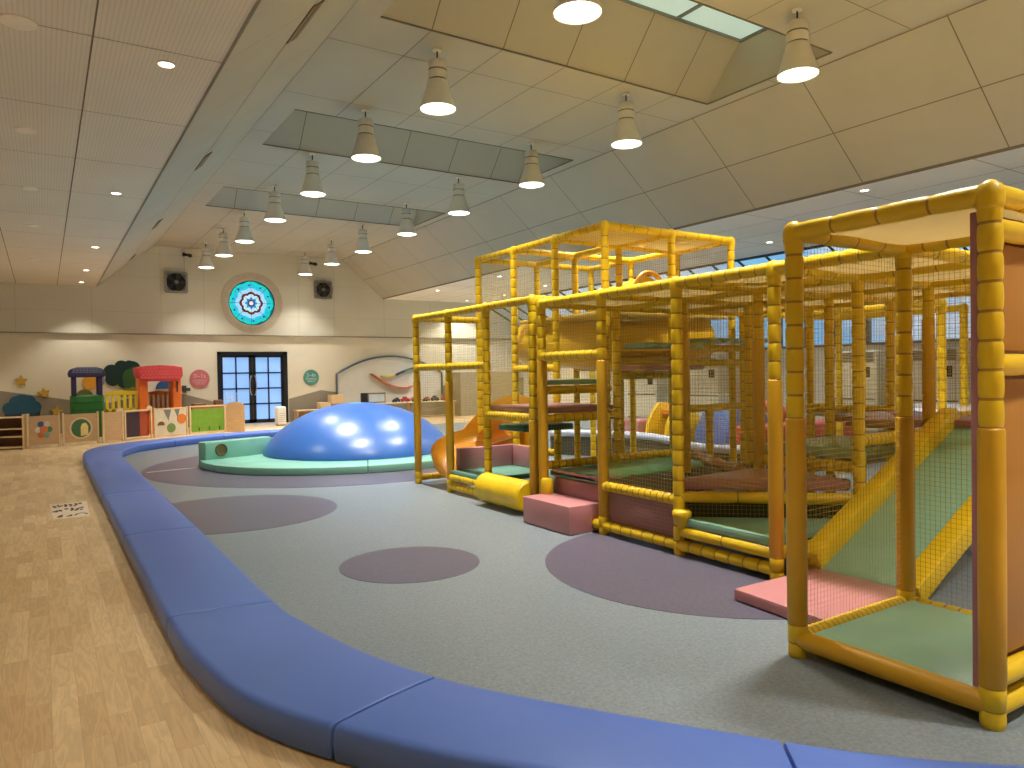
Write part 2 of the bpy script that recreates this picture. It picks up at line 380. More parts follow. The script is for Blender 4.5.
# roof closure: right glazed slope + window band
GL = bpy.data.materials.new('clear_window_glass'); GL.use_nodes = True
nt = GL.node_tree; nt.nodes.clear()
tr = nt.nodes.new('ShaderNodeBsdfTransparent'); gs = nt.nodes.new('ShaderNodeBsdfGlossy'); gs.inputs['Roughness'].default_value = .03
tr.inputs[0].default_value = (.9,.96,1,1); mx = nt.nodes.new('ShaderNodeMixShader'); mx.inputs[0].default_value = .07; ou = nt.nodes.new('ShaderNodeOutputMaterial')
nt.links.new(tr.outputs[0], mx.inputs[1]); nt.links.new(gs.outputs[0], mx.inputs[2]); nt.links.new(mx.outputs[0], ou.inputs[0])
b_ = BM()
def sheet(bm, a, b, c_, d, t=Vector((0,0,.012))):
    vs = [Vector(v) for v in (a, b, c_, d)]; A = [bm.verts.new(v) for v in vs]; B = [bm.verts.new(v+t) for v in vs]
    bm.faces.new(A); bm.faces.new(list(reversed(B)))
    for i in range(4): bm.faces.new((A[(i+1) % 4], A[i], B[i], B[(i+1) % 4]))
sheet(b_, (XRL, YF, ZL-.02), (XR, YF, WZ1), (XR, YB, WZ1), (XRL, YB, ZL-.02))
wd = struct(obj('window', b_, GL)); wd.name = 'window_5'
f_ = BM(); DW = mat('dark_window_frame', (52,56,58), .5)
y = YF
while y < YB:
    ring_tube(f_, [(XRL, y, ZL-.03), (XR, y, WZ1-.01)], [.035,.035], 4); y += .8
for x, z in ((XRL, ZL-.03), (XR, WZ1)): add_box(f_, (x-.03, YF, z-.035), (x+.03, YB, z+.02))
obj('mullion', f_, DW, wd)
b_ = BM(); add_box(b_, (XR+.08, YF, WZ0), (XR+.095, YB, WZ1-.05))
wd = struct(obj('window', b_, GL)); wd.name = 'window_6'
f_ = BM(); y = YF+.3
while y < YB: add_box(f_, (XR+.04, y-.05, WZ0), (XR+.14, y+.05, WZ1-.05)); y += .8
add_box(f_, (XR-.02, YF, WZ0-.03), (XR+.16, YB, WZ0+.03))
obj('mullion', f_, mat('grey_window_post', (108,112,108), .5), wd)
# cover over the low strips' outside is not needed: the sky lights only the glazing

# skirting on the back wall
struct(obj('baseboard_back', box((XL, YB-.02, 0), (DX0-.02, YB, .08)), mat('grey_skirting', (130,122,108), .6)))

# ---------------- double door
dr = BM()
add_box(dr, (DX0, YB-.04, 0), (DX0+.09, YB+.14, DZ)); add_box(dr, (DX1-.13, YB-.04, 0), (DX1, YB+.14, DZ)); add_box(dr, (DX0, YB-.04, DZ-.1), (DX1, YB+.14, DZ))
door = struct(obj('door_1', dr, BLK))
DGL = mat('frosted_door_glass', (150,190,235), .35, .05, 1.5, emis=(112,168,240), estr=.80)
xa, xb = DX0+.09, DX1-.13; xm_ = (xa+xb)/2
for k, (u0, u1) in enumerate(((xa, xm_-.005), (xm_+.005, xb))):
    lf = BM(); zb, zt = .02, DZ-.1; st = .075
    sA = st if k == 0 else .10; sB = .10 if k == 0 else st
    add_box(lf, (u0, YB+.02, zb), (u0+sA, YB+.08, zt)); add_box(lf, (u1-sB, YB+.02, zb), (u1, YB+.08, zt))
    add_box(lf, (u0, YB+.02, zb), (u1, YB+.08, zb+.12)); add_box(lf, (u0, YB+.02, zt-.08), (u1, YB+.08, zt))
    gx = (u0+sA+u1-sB)/2; add_box(lf, (gx-.022, YB+.02, zb), (gx+.022, YB+.08, zt))
    z0, z1 = zb+.12, zt-.08
    for j in range(1, 4): add_box(lf, (u0, YB+.02, z0+(z1-z0)*j/4-.022), (u1, YB+.08, z0+(z1-z0)*j/4+.022))
    leaf = obj('door_leaf', lf, BLK, door)
    obj('frosted_pane', box((u0+sA-.01, YB+.045, z0-.01), (u1-sB+.01, YB+.055, z1+.01)), DGL, leaf)
    hx = (u1-.045 if k == 0 else u0+.045); s = -1 if k == 0 else 1
    hb = BM(); pts = [(hx, YB+.02, .92), (hx, YB-.05, .92), (hx+s*.03, YB-.06, .98), (hx+s*.05, YB-.06, 1.15), (hx+s*.05, YB-.06, 1.3), (hx+s*.03, YB-.06, 1.47), (hx, YB-.05, 1.53), (hx, YB+.02, 1.53)]
    ring_tube(hb, pts, [.016]*len(pts), 8); obj('handle', hb, CHR, leaf)

# ---------------- round stained-glass window
def stained():
    m = bpy.data.materials.new('stained_glass'); m.use_nodes = True; nt = m.node_tree; N = nt.nodes; K = nt.links; b = N['Principled BSDF']
    tc = N.new('ShaderNodeTexCoord'); sp = N.new('ShaderNodeSeparateXYZ'); K.new(tc.outputs['Object'], sp.inputs[0])
    def M(op, a, b_=None, c_=None):
        n = N.new('ShaderNodeMath'); n.operation = op
        for i, v in enumerate((a, b_, c_)):
            if v is None: continue
            if isinstance(v, (int, float)): n.inputs[i].default_value = v
            else: K.new(v, n.inputs[i])
        return n.outputs[0]
    x, z = sp.outputs['X'], sp.outputs['Z']
    r = M('SQRT', M('ADD', M('MULTIPLY', x, x), M('MULTIPLY', z, z)))
    th = M('ARCTAN2', z, x)
    lobe = M('MULTIPLY', M('ABSOLUTE', M('COSINE', M('MULTIPLY', th, 4))), .045)
    rr = M('DIVIDE', M('SUBTRACT', r, lobe), RR)
    cr = N.new('ShaderNodeValToRGB'); cr.color_ramp.interpolation = 'CONSTANT'
    el = cr.color_ramp.elements
    stops = [(0,(250,240,250)),(.05,(90,30,110)),(.10,(60,150,230)),(.20,(190,235,250)),(.34,(90,40,36)),(.42,(120,20,50)),(.45,(150,210,250)),(.62,(40,190,225)),(.80,(20,210,200)),(.90,(10,120,140))]
    el[0].position = 0; el[0].color = L4(stops[0][1]); el[1].position = stops[1][0]; el[1].color = L4(stops[1][1])
    for p, cc in stops[2:]:
        e = el.new(p); e.color = L4(cc)
    K.new(rr, cr.inputs[0])
    n = N.new('ShaderNodeTexNoise'); n.inputs['Scale'].default_value = 9; K.new(tc.outputs['Object'], n.inputs[0])
    mr = N.new('ShaderNodeMapRange'); mr.inputs['To Min'].default_value = .55; mr.inputs['To Max'].default_value = 1.25; K.new(n.outputs['Fac'], mr.inputs['Value'])
    sc_ = N.new('ShaderNodeVectorMath'); sc_.operation = 'SCALE'; K.new(cr.outputs[0], sc_.inputs[0]); K.new(mr.outputs[0], sc_.inputs['Scale'])
    K.new(sc_.outputs[0], b.inputs['Base Color']); K.new(sc_.outputs[0], b.inputs['Emission Color']); b.inputs['Emission Strength'].default_value = .95; b.inputs['Roughness'].default_value = .2
    return m
o = BM(); prism_y(o, [(x, z) for x, z in circ(0, 0, RR, 64)], 0, .02)
bmesh.ops.translate(o, verts=o.verts, vec=(RX, YB+.02, RZ))
rw = struct(obj('window_7', o, stained(), loc=(RX, YB+.02, RZ)))
ld = BM()
for k in range(8):
    t = 2*PI*k/8; ring_tube(ld, [(RX+.06*math.cos(t), YB+.015, RZ+.06*math.sin(t)), (RX+RR*math.cos(t), YB+.015, RZ+RR*math.sin(t))], [.006,.006], 4)
for k in range(10):
    t = 2*PI*(k+.5)/10+.1; tube(ld, (RX+.57*math.cos(t), YB+.01, RZ+.57*math.sin(t)), (RX+.57*math.cos(t), YB+.016, RZ+.57*math.sin(t)), .028, 8)
ring_tube(ld, [(RX+x, YB+.0, RZ+z) for x, z in circ(0, 0, .10, 24)], [.012]*24, 5, closed=True)
obj('lead_came', ld, mat('dark_lead', (30,34,44), .6), rw)
fr = BM(); ring_tube(fr, [(RX+x, YB-.06, RZ+z) for x, z in circ(0, 0, RR-.005, 64)], [.022]*64, 6, closed=True)
obj('inner_rim', fr, mat('dark_blue_rim', (16,70,92), .4), rw)
fr = BM()
for k in range(72):
    t = 2*PI*k/72; d = Vector((math.cos(t), 0, math.sin(t))); s = Vector((-math.sin(t), 0, math.cos(t)))*.014; c0 = Vector((RX, YB-.115, RZ))
    quad(fr, c0+d*.79-s, c0+d*.79+s, c0+d*.93+s*1.1, c0+d*.93-s*1.1, 1)
rows = []
for rr_, y_ in ((.74,YB-.10),(.76,YB-.113),(.94,YB-.113),(.96,YB-.10)):
    rows.append([fr.verts.new((RX+rr_*math.cos(2*PI*k/72), y_, RZ+rr_*math.sin(2*PI*k/72))) for k in range(72)])
for A, B in zip(rows, rows[1:]):
    for k in range(72): fr.faces.new((A[k], A[(k+1) % 72], B[(k+1) % 72], B[k]))
obj('plaster_surround', fr, [mat('plaster_surround', (206,196,176), .8), mat('surround_fluting', (194,180,160), .8)], rw)

# ------------------------------------------------------------------ things on ceiling and upper wall
def link_copy(src, loc, parent=None):
    c_ = src.copy(); C.objects.link(c_)
    if parent is None: c_.location = loc
    else: c_.parent = parent
    for ch in kids[src.name]:
        link_copy(ch, None, c_)
    return c_
kids = {}
def index_kids():
    kids.clear()
    for o_ in bpy.data.objects: kids.setdefault(o_.name, [])
    for o_ in bpy.data.objects:
        if o_.parent: kids.setdefault(o_.parent.name, []).append(o_)
SHD = mat('cream_lamp_shade', (232,228,216), .5, .04)
LAMP_E = mat('lamp_diffuser', (255,252,240), .4, 0, emis=(255,246,226), estr=7)
pl = thing('pendant_lamp', 'x', 'lamp', (4.18, 5.2, ZT))
def at(p): return Vector(pl.location)+Vector(p)
P0 = (4.18, 5.2, ZT)
obj('canopy', lathe(BM(), [(.055,0),(.055,-.012),(.02,-.02)], P0, 20), SHD, pl, 30)
rd = BM(); tube(rd, (P0[0], P0[1], ZT-.02), (P0[0], P0[1], ZT-.17), .010, 8); obj('rod', rd, mat('dark_rod', (60,56,50), .4, metal=.6), pl)
sh = lathe(BM(), [(.03,-.13),(.095,-.135),(.112,-.15),(.114,-.245),(.100,-.25),(.100,-.256),(.116,-.262),(.120,-.36),(.106,-.365),(.106,-.371),(.124,-.38),(.132,-.42),(.155,-.50),(.188,-.60),(.216,-.69),(.222,-.715),(.214,-.715),(.203,-.685)], P0, 28)
obj('lamp_shade', sh, SHD, pl, 60)
for z_ in (-.248, -.368): obj('shade_band', ring_tube(BM(), [(P0[0]+x, P0[1]+y, ZT+z_) for x, y in circ(0, 0, .108, 28)], [.007]*28, 6, closed=True), mat('dark_band', (92,86,74), .5), pl, 60)
obj('diffuser', lathe(BM(), [(.001,-.68),(.203,-.685),(.212,-.70),(.15,-.722),(.001,-.728)], P0, 28), LAMP_E, pl, 60)
def area(name, loc, size, power, color, parent=None, spread=150, shape='DISK', rot=(0,0,0)):
    l = bpy.data.lights.new(name, 'AREA'); l.shape = shape; l.size = size; l.energy = power; l.color = color; l.spread = math.radians(spread)
    o_ = bpy.data.objects.new(name, l); C.objects.link(o_); o_.rotation_euler = rot
    if parent: o_.parent = parent
    o_.location = loc; return o_
PW = 74
WARM = (1.0, .965, .91)
area('lamp_light', (0,0,-.733), .36, PW, WARM, pl, 92)
index_kids()
LPOS = (((4.10,5.18),(4.105,7.93),(4.105,10.27),(4.09,12.76),(4.09,15.26),(4.10,18.0),(4.09,20.3),(4.08,22.75)), ((7.04,5.03),(7.04,7.82),(7.13,10.34),(7.09,12.87),(7.10,15.38),(7.10,18.1),(7.08,20.5),(7.06,22.95)))
ordn = ['nearest to the camera','second from the camera','third from the camera','fourth from the camera','fifth from the camera','sixth from the camera','seventh from the camera','last, close to the back wall']
for s, (X_, row) in enumerate(((4.18,'left'),(7.1,'right'))):
    for k, (X_, y) in enumerate(LPOS[s]):
        if s == 0 and k == 0: pl.location = (X_, y, ZT)
        o_ = pl if (s == 0 and k == 0) else link_copy(pl, (X_, y, ZT))
        o_['label'] = 'white bell pendant lamp in the %s row, %s' % (row, ordn[k])
        o_['category'] = 'lamp'; o_['group'] = 'pendant lamps in the %s row' % row
        if k == 7:
            for c_ in o_.children:
                if c_.type == 'LIGHT': c_.data = c_.data.copy(); c_.data.energy = 34
for X_ in (4.18, 7.1):                       # unseen lamps added behind the camera for fill, continuing the rows
    for y in (2.6, 0.0, -2.6):
        o_ = link_copy(pl, (X_, y, ZT)); o_['label'] = 'unseen bell pendant lamp added behind the camera for fill light'; o_['group'] = 'added fill lamps behind the camera'

dl = thing('downlight', 'x', 'light', (.93, 6.75, ZL)); P0 = (.93, 6.75, ZL)
obj('trim_ring', lathe(BM(), [(.078,.0),(.078,-.008),(.062,-.010),(.058,-.001)], P0, 20), SHD, dl, 30)
obj('lens', lathe(BM(), [(.001,-.004),(.058,-.004),(.058,-.001),(.001,-.001)], P0, 20), mat('downlight_lens', (255,250,240), .4, 0, emis=(255,244,222), estr=12), dl)
l = bpy.data.lights.new('downlight_beam', 'SPOT'); l.energy = 150; l.spot_size = math.radians(95); l.spot_blend = .5; l.color = (1,.93,.80); l.shadow_soft_size = .05
o_ = bpy.data.objects.new('downlight_beam', l); C.objects.link(o_); o_.parent = dl; o_.location = (0,0,-.03)
index_kids()
DL = [(6.75,'the nearest'),(11.78,'the second from the camera'),(16.77,'the third from the camera'),(20.39,'the fourth from the camera'),(22.95,'the last, by the back wall')]
for k, (y, t) in enumerate(DL):
    o_ = dl if k == 0 else link_copy(dl, (.93, y, ZL)); o_['label'] = 'small recessed downlight in the left low ceiling, '+t; o_['category'] = 'light'; o_['group'] = 'downlights left ceiling'
RL = [((10.4,6.31),'nearest of those above the near cage'),((10.58,11.8),'half hidden beside the slope edge'),((10.58,16.96),'close to the slope edge left of the tower'),((10.58,20.7),'close to the slope edge, last but one'),((12.85,9.9),'just left of the near cage top, far row'),((13.05,15.32),'seen past the tower'),((13.0,18.2),'seen between the tower posts'),((13.3,21.0),'low down between tower posts'),((13.0,23.1),'farthest, by the back wall')]
def strong(o_, e=330):
    for c_ in o_.children:
        if c_.type == 'LIGHT': c_.data = c_.data.copy(); c_.data.energy = e; c_.data.spot_size = math.radians(120)
for (x, y), t in RL:
    o_ = link_copy(dl, (x, y, ZL)); strong(o_); o_['label'] = 'recessed downlight in the right low ceiling, '+t; o_['category'] = 'light'; o_['group'] = 'downlights right ceiling'
for x in (-2.6,):                              # unseen row added left of the frame for more light
    for y in (0, 4.5, 9, 13.5, 18, 22.5):
        o_ = link_copy(dl, (x, y, ZL)); o_['label'] = 'unseen downlight added outside the frame for more light'; o_['group'] = 'added unseen downlights outside the frame'
for y in (1.7, -3):  # unseen downlights added behind the camera for their light
    o_ = link_copy(dl, (.93, y, ZL)); o_['label'] = 'unseen downlight added in the ceiling behind the camera'; o_['group'] = 'added unseen downlights behind the camera'
# round flush ceiling plates
for k, (y, t) in enumerate(((6.5,'nearest, cut by the left edge'),(9.27,'second from the camera'),(12.04,'third from the camera'),(14.9,'fourth from the camera'),(19.0,'farthest and faint'))):
    p = BM(); lathe(p, [(.125 if k == 0 else .10,0),(.125 if k == 0 else .10,-.010),(.10 if k == 0 else .085,-.016),(.001,-.018)], (-.1, y, ZL), 28)
    tag(obj('ceiling_speaker', p, mat('pale_speaker_cover', (244,236,220), .6), loc=(-.1, y, ZL), smooth=30), 'round flush cover in the left low ceiling, '+t, 'ceiling speaker', 'round ceiling covers')
# bronze slot diffusers on the left slope
BRZ = mat('bronze_slot', (128,104,66), .5)
for k, (y, t) in enumerate(((6.81,'nearest, at the top edge of the picture'),(11.95,'second from the camera'),(17.29,'third from the camera'),(22.4,'last, near the back wall'))):
    sd = Vector((SL1-SL0, 0, ZT-ZL)).normalized(); nv = Vector((ZT-ZL, 0, -(SL1-SL0))).normalized(); c0 = Vector((2.13, y, ZL+(ZT-ZL)*(2.13-SL0)/(SL1-SL0)))
    p = BM(); M = Matrix((( sd.x,0,nv.x,c0.x),(sd.y,1,nv.y,c0.y),(sd.z,0,nv.z,c0.z),(0,0,0,1)))
    add_box(p, (-.07,-.42,0), (.07,.42,.014), .004, rot=M); add_box(p, (-.012,-.39,.014), (.012,.39,.018), mi=1, rot=M)
    tag(obj('air_slot', p, [BRZ, BRZ], loc=tuple(c0)), 'bronze air slot on the left ceiling slope, '+t, 'air vent', 'bronze air slots')
# wall fans
def wall_fan(x, z, side_, s=.35):
    t = thing('exhaust_fan', 'square steel exhaust fan high on the back wall, %s of the round window' % side_, 'fan', (x, YB-.1, z), 0, 'wall fans'); y0 = YB-.1
    f = BM()
    for a_ in (-1, 1):
        add_box(f, (x+a_*s-.03, y0-.10, z-s), (x+a_*s+.03, y0, z+s)); add_box(f, (x-s, y0-.10, z+a_*s-.03), (x+s, y0, z+a_*s+.03))
    for a_ in (-1,1):
        for b_ in (-1,1): prism_y(f, [(x+a_*s, z+b_*s), (x+a_*(s-.2), z+b_*s), (x+a_*s, z+b_*(s-.2))], y0-.09, y0-.07)
    obj('frame', f, mat('galvanised_steel', (150,148,140), .45, metal=.6), t)
    f = BM(); prism_y(f, circ(x, z, s*.93, 40), y0-.03, y0-.001); obj('housing', f, DARK, t)
    g = BM()
    for r_ in (.08,.15,.22,.28,.32): ring_tube(g, [(px, y0-.12+.03*(r_/.32)**2, pz) for px, pz in circ(x, z, r_, 32)], [.005]*32, 4, closed=True)
    for k in range(8): tube(g, (x+.05*math.cos(k*PI/4), y0-.12, z+.05*math.sin(k*PI/4)), (x+.33*math.cos(k*PI/4), y0-.09, z+.33*math.sin(k*PI/4)), .005, 4)
    obj('grille', g, mat('dark_grille_wire', (74,72,66), .5, metal=.5), t)
    for k in range(5):
        bl = BM(); a_ = 2*PI*k/5; pts = []
        for u, v, w_ in ((.05,-.03,0),(.28,-.09,.02),(.30,.07,-.02),(.06,.04,0)):
            pts.append((x+u*math.cos(a_)-v*math.sin(a_), y0-.06+w_, z+u*math.sin(a_)+v*math.cos(a_)))
        A = [bl.verts.new(p) for p in pts]; B = [bl.verts.new(Vector(p)+Vector((0,.006,0))) for p in pts]
        bl.faces.new(A); bl.faces.new(list(reversed(B)))
        for i in range(4): bl.faces.new((A[(i+1)%4], A[i], B[i], B[(i+1)%4]))
        obj('blade', bl, mat('dark_blade', (58,54,50), .4), t)
    f = BM(); tube(f, (x, y0-.13, z), (x, y0-.05, z), .055, 16); obj('hub', f, mat('grey_hub', (130,128,122), .4), t)
wall_fan(3.42, 4.38, 'left', .29); wall_fan(7.92, 4.37, 'right', .27)
for x, z, s_ in ((3.72, 5.22, 'left'), (7.55, 5.22, 'right')):
    t = thing('wall_camera', 'small black camera under the ceiling on the back wall, above the %s fan' % s_, 'camera', (x, YB-.1, z), 0, 'black wall cameras')
    obj('bracket', box((x-.10, YB-.14, z-.04), (x-.03, YB-.1, z+.07), .004), BLK, t)
    p = BM(); tube(p, (x-.08, YB-.13, z+.02), (x+.04, YB-.26, z-.02), .04, 14); tube(p, (x+.05, YB-.27, z-.02), (x+.09, YB-.34, z-.05), .055, 14); obj('camera_body', p, BLK, t)
    p = BM(); tube(p, (x-.06, YB-.105, z-.04), (x-.06, YB-.105, z-.5), .007, 6); obj('cable', p, mat('grey_cable', (150,142,126), .6), t)

# ------------------------------------------------------------------ blue bench ring
def bench(seg_o, seg_i, label):
    n = len(seg_o); b_ = BM(); rows = []
    prof_r = .035
    for a, c_ in zip(seg_o, seg_i):
        a = Vector((a.x, a.y, 0)); c_ = Vector((c_.x, c_.y, 0)); d = (c_-a).normalized()
        w_ = (c_-a).length
        pr_ = [(0.006,0.006),(0,.03),(-.003,HB*.5),(0,HB-.04),(.005,HB-.018),(.018,HB-.005),(.04,HB),(w_*.5,HB+.006),(w_-.04,HB),(w_-.018,HB-.005),(w_-.005,HB-.018),(w_,HB-.04),(w_+.003,HB*.5),(w_,.03),(w_-.006,.006)]
        rows.append([b_.verts.new(a+d*u+Vector((0,0,z))) for u, z in pr_])
    for A, B in zip(rows, rows[1:]):
        for k in range(len(A)-1):
            f = b_.faces.new((A[k], A[k+1], B[k+1], B[k])); f.smooth = True
        b_.faces.new((A[-1], A[0], B[0], B[-1]))
    e0 = b_.faces.new(rows[0]); e1 = b_.faces.new(list(reversed(rows[-1])))
    bmesh.ops.recalc_face_normals(b_, faces=b_.faces)
    r_ = bmesh.ops.bevel(b_, geom=list(e0.edges)+list(e1.edges), offset=.012, segments=2, profile=.5, affect='EDGES')
    bmesh.ops.translate(b_, verts=b_.verts, vec=(0,0,.005))
    m_ = seg_o[n//2]
    return tag(obj('bench_cushion', b_, BLU, loc=(m_.x, m_.y, 0), smooth=35), label, 'bench', 'blue bench cushions around the play floor')
def resample(c0, yv=None): pass
# cut positions along the curve given as outer y / x of seams
def arclist(P):
    s = [0]
    for a, b in zip(P, P[1:]): s.append(s[-1]+(b-a).length)
    return s
SO = arclist(OUT)
def cut_at(pt):
    return min(range(len(OUT)), key=lambda i: (OUT[i]-Vector(pt)).length)
# denser curves for smooth cuts
OUT = smooth_curve(out_px, 14); INN = smooth_curve(in_px, 14)
seams = [(6.6,18.0),(5.3,17.4),(4.1,17.06),(3.06,16.85),(1.9,16.25),(.60,14.6),(.505,8.85),(.505,6.43),(.51,4.10),(.82,2.48),(1.75,1.2),(2.8,.26)]
idx = sorted({cut_at((s[0]*1.1016, s[1]*1.1016)) for s in seams})
bl_lab = ['blue vinyl bench cushion at the far right end of the ring behind the dome','blue vinyl bench cushion before the glazed door, beside the dome','blue vinyl bench cushion right of the green toddler fence panel, far side','blue vinyl bench cushion in front of the toddler fence with animal pictures','blue vinyl bench cushion curving round the far left corner of the ring','long blue vinyl bench cushion straight along the wooden floor, farthest straight one','blue vinyl bench cushion beside the floor sticker','blue vinyl bench cushion of the straight left run, just before the bend','blue vinyl bench cushion at the near left bend of the ring','blue vinyl bench cushion at the bottom centre of the picture','blue vinyl bench cushion at the bottom right corner of the picture']
def shrink(S, e=.004):
    S = [v.copy() for v in S]; d = (S[1]-S[0]).normalized(); S[0] = S[0]+d*e; d = (S[-2]-S[-1]).normalized(); S[-1] = S[-1]+d*e; return S
for k, (i0, i1) in enumerate(zip(idx, idx[1:])):
    bench(shrink(OUT[i0:i1+1]), shrink(INN[i0:i1+1]), bl_lab[k] if k < len(bl_lab) else 'blue vinyl bench cushion')

# ------------------------------------------------------------------ dome and mint ring
DCX, DCY, DR, DH = 4.85, 12.75, 1.68, 1.0
b_ = BM(); nseg = 64; rings = 20; rows = []
for i in range(rings+1):
    t = i/rings; r_ = DR*math.sin(t*PI/2)**.98 if i else .001; z = .13+(DH-.13)*(math.cos(t*PI/2)**1.38 if i < rings else 0)
    row = []
    for k in range(nseg):
        a_ = 2*PI*k/nseg; g = abs(math.sin(a_*6)); dz = -.013*math.exp(-(g/.10)**2)*math.sin(t*PI)
        row.append(b_.verts.new((DCX+r_*math.cos(a_), DCY+r_*math.sin(a_), z+dz)))
    rows.append(row)
for A, B in zip(rows, rows[1:]):
    for k in range(nseg): b_.faces.new((A[k], B[k], B[(k+1)%nseg], A[(k+1)%nseg])).smooth = True
b_.faces.new(rows[0]); b_.faces.new(list(reversed(rows[-1])))
dome = thing('climbing_dome', 'large glossy blue vinyl dome rising from the mint green ring', 'play mound', (DCX, DCY, 0))
obj('dome_cover', b_, DOME, dome, 60)
b_ = BM(); lathe(b_, [(.02,-.03),(.13,-.03),(.13,.004),(.10,.008),(.001,.009)], (DCX-.10, DCY-.12, DH-.012), 24)
obj('top_patch', b_, mat('light_blue_vinyl', (92,178,226), .35), dome, 40)
ring = thing('padded_ring', 'mint green padded ring around the foot of the blue dome', 'play mat', (DCX, DCY, 0))
n = 72
for k in range(6):
    b_ = BM(); a0 = 2*PI*k/6+.25; a1 = a0+2*PI/6-.004; m = 16
    ro, ri = 2.42, 1.55
    pts = [(DCX+2.70*math.cos(a0+(a1-a0)*j/m), DCY+2.37*math.sin(a0+(a1-a0)*j/m)) for j in range(m+1)] + [(DCX+ri*math.cos(a1-(a1-a0)*j/m), DCY+ri*math.sin(a1-(a1-a0)*j/m)) for j in range(m+1)]
    prism(b_, pts, .008, .125); bevel_all(b_, .015); obj('ring_pad', b_, TEAL, ring, 35)
wl = BM(); A = Vector((2.24,12.92)); B = Vector((3.44,13.34)); d = (B-A).normalized(); nn = Vector((-d.y, d.x))
pp = [A-nn*0, B-nn*0, B+nn*.24, A+nn*.24]
prism(wl, [tuple(p) for p in pp], .008, .42); bevel_all(wl, .025)
low = ring
obj('porthole_block', wl, TEAL, low, 35)
pc = A+d*.28
ph = BM(); q0 = Vector((pc.x, pc.y, .275)); nv = Vector((-nn.x, -nn.y, 0))
ring_tube(ph, [q0+nv*.012+(Vector((d.x,d.y,0))*math.cos(t)+Vector((0,0,1))*math.sin(t))*.095 for t in [2*PI*k/24 for k in range(24)]], [.016]*24, 6, closed=True)
obj('porthole_rim', ph, mat('olive_rim', (92,96,48), .5), low)
ph = BM(); tube(ph, q0-nv*.004, q0+nv*.006, .085, 24); obj('porthole', ph, mat('brown_porthole', (120,98,58), .4), low)

# ------------------------------------------------------------------ climbing frame
X0, X1, X2, X3, X4 = 3.27, 4.30, 5.30, 6.33, 7.38
YS = [1.445, 2.37, 3.28, 4.21, 5.15, 6.10]
YT = [6.27, 7.21, 8.14, 9.08]
ZR = 2.20
pf = thing('indoor_playground', 'large yellow padded indoor climbing frame with nets, tower, decks and tarpaulin roofs', 'play structure', (4.3, 1.42, 0))
RP = .047
def seg_profile(L_, pitch=.145, r=RP, z_off=0.0):
    """list of (s, radius, material) for a foam tube tied at regular seams"""
    n_ = max(1, round(L_/pitch)); out = []
    for k in range(n_):
        s0 = L_*k/n_; s1 = L_*(k+1)/n_; h = s1-s0
        out += [(s0, r*.86, 0), (s0+min(.006, h*.08), r*.93, 0), (s0+h*.18, r*1.0, 0), (s0+h*.5, r*1.035, 0), (s0+h*.82, r*1.0, 0), (s1-min(.006, h*.08), r*.93, 1)]
    out.append((L_, r*.86, 0)); return out
def foam(p0, p1, r=RP, pitch=.145, n=12):
    p0 = Vector(p0); p1 = Vector(p1); L_ = (p1-p0).length; d = (p1-p0)/L_
    pr_ = seg_profile(L_, pitch, r); b_ = BM()
    mis = [0]*len(pr_)
    for i in range(len(pr_)-1):
        if pr_[i][2] == 1 or abs(pr_[i][1]-r*.86) < 1e-9: mis[i] = 1
    ring_tube(b_, [p0+d*s for s, _, _ in pr_], [q for _, q, _ in pr_], n, mis=mis)
    return b_
_pm = {}
def mesh_of(key, fn, mats, sharp=None):
    if key not in _pm:
        me = bpy.data.meshes.new(key[0]); b_ = fn(); b_.to_mesh(me); b_.free()
        for m_ in mats: me.materials.append(m_)
        _pm[key] = me
    return _pm[key]
def put(name, me, loc, rot=(0,0,0), parent=pf):
    o_ = bpy.data.objects.new(name, me); C.objects.link(o_); o_.parent = parent
    o_.location = Vector(loc)-Vector(parent.location); o_.rotation_euler = rot; return o_
def post_bm(z1, sleeve):
    b_ = BM(); zs = sleeve or .0
    if sleeve:
        # foot, wrap, long smooth sleeve, then tied segments
        pts = [(0,RP*.95),(.03,RP*1.03),(.075,RP*1.0),(.08,RP*.94),(.085,RP*1.05),(.17,RP*1.06),(.175,RP*.98),(.18,RP*1.06),(.6,RP*1.09),(1.0,RP*1.06),(zs-.02,RP*1.03),(zs,RP*.88)]
        ring_tube(b_, [(0,0,z) for z, _ in pts], [r_ for _, r_ in pts], 16, mis=[0,0,1,0,0,1,2,2,2,2,1,0])
    f_ = foam((0,0,zs), (0,0,z1), RP*.97, .125, 16)
    me = bpy.data.meshes.new('tmp'); f_.to_mesh(me); f_.free(); b_.from_mesh(me); bpy.data.meshes.remove(me)
    # rounded elbow cap on top
    c0 = len(b_.verts); ring_tube(b_, [(0,0,z1-.07),(0,0,z1-.05),(0,0,z1),(0,0,z1+.035),(0,0,z1+.055)], [RP*.95,RP*1.12,RP*1.16,RP*.95,RP*.35], 16)
    return b_
def sleeve_bm(h):
    b_ = BM(); pts = [(.185,RP*.99),(.19,RP*1.07),(.6,RP*1.10),(h*.75,RP*1.09),(h-.01,RP*1.07),(h+.002,RP*1.0)]
    ring_tube(b_, [(0,0,z) for z, _ in pts], [r_ for _, r_ in pts], 16); return b_
def post(x, y, z1, sleeve=0, z0=0):
    me = mesh_of(('post', z1-z0, sleeve), lambda: post_bm(z1-z0, sleeve), [YEL, TIE, SLV])
    o_ = put('post', me, (x, y, z0), (0,0,random.choice((0, .4, 1.1))))
    if sleeve:
        c_ = bpy.data.objects.new('vinyl_sleeve', mesh_of(('vinyl_sleeve', sleeve), lambda: sleeve_bm(sleeve), [SLV])); C.objects.link(c_); c_.parent = o_
    return o_
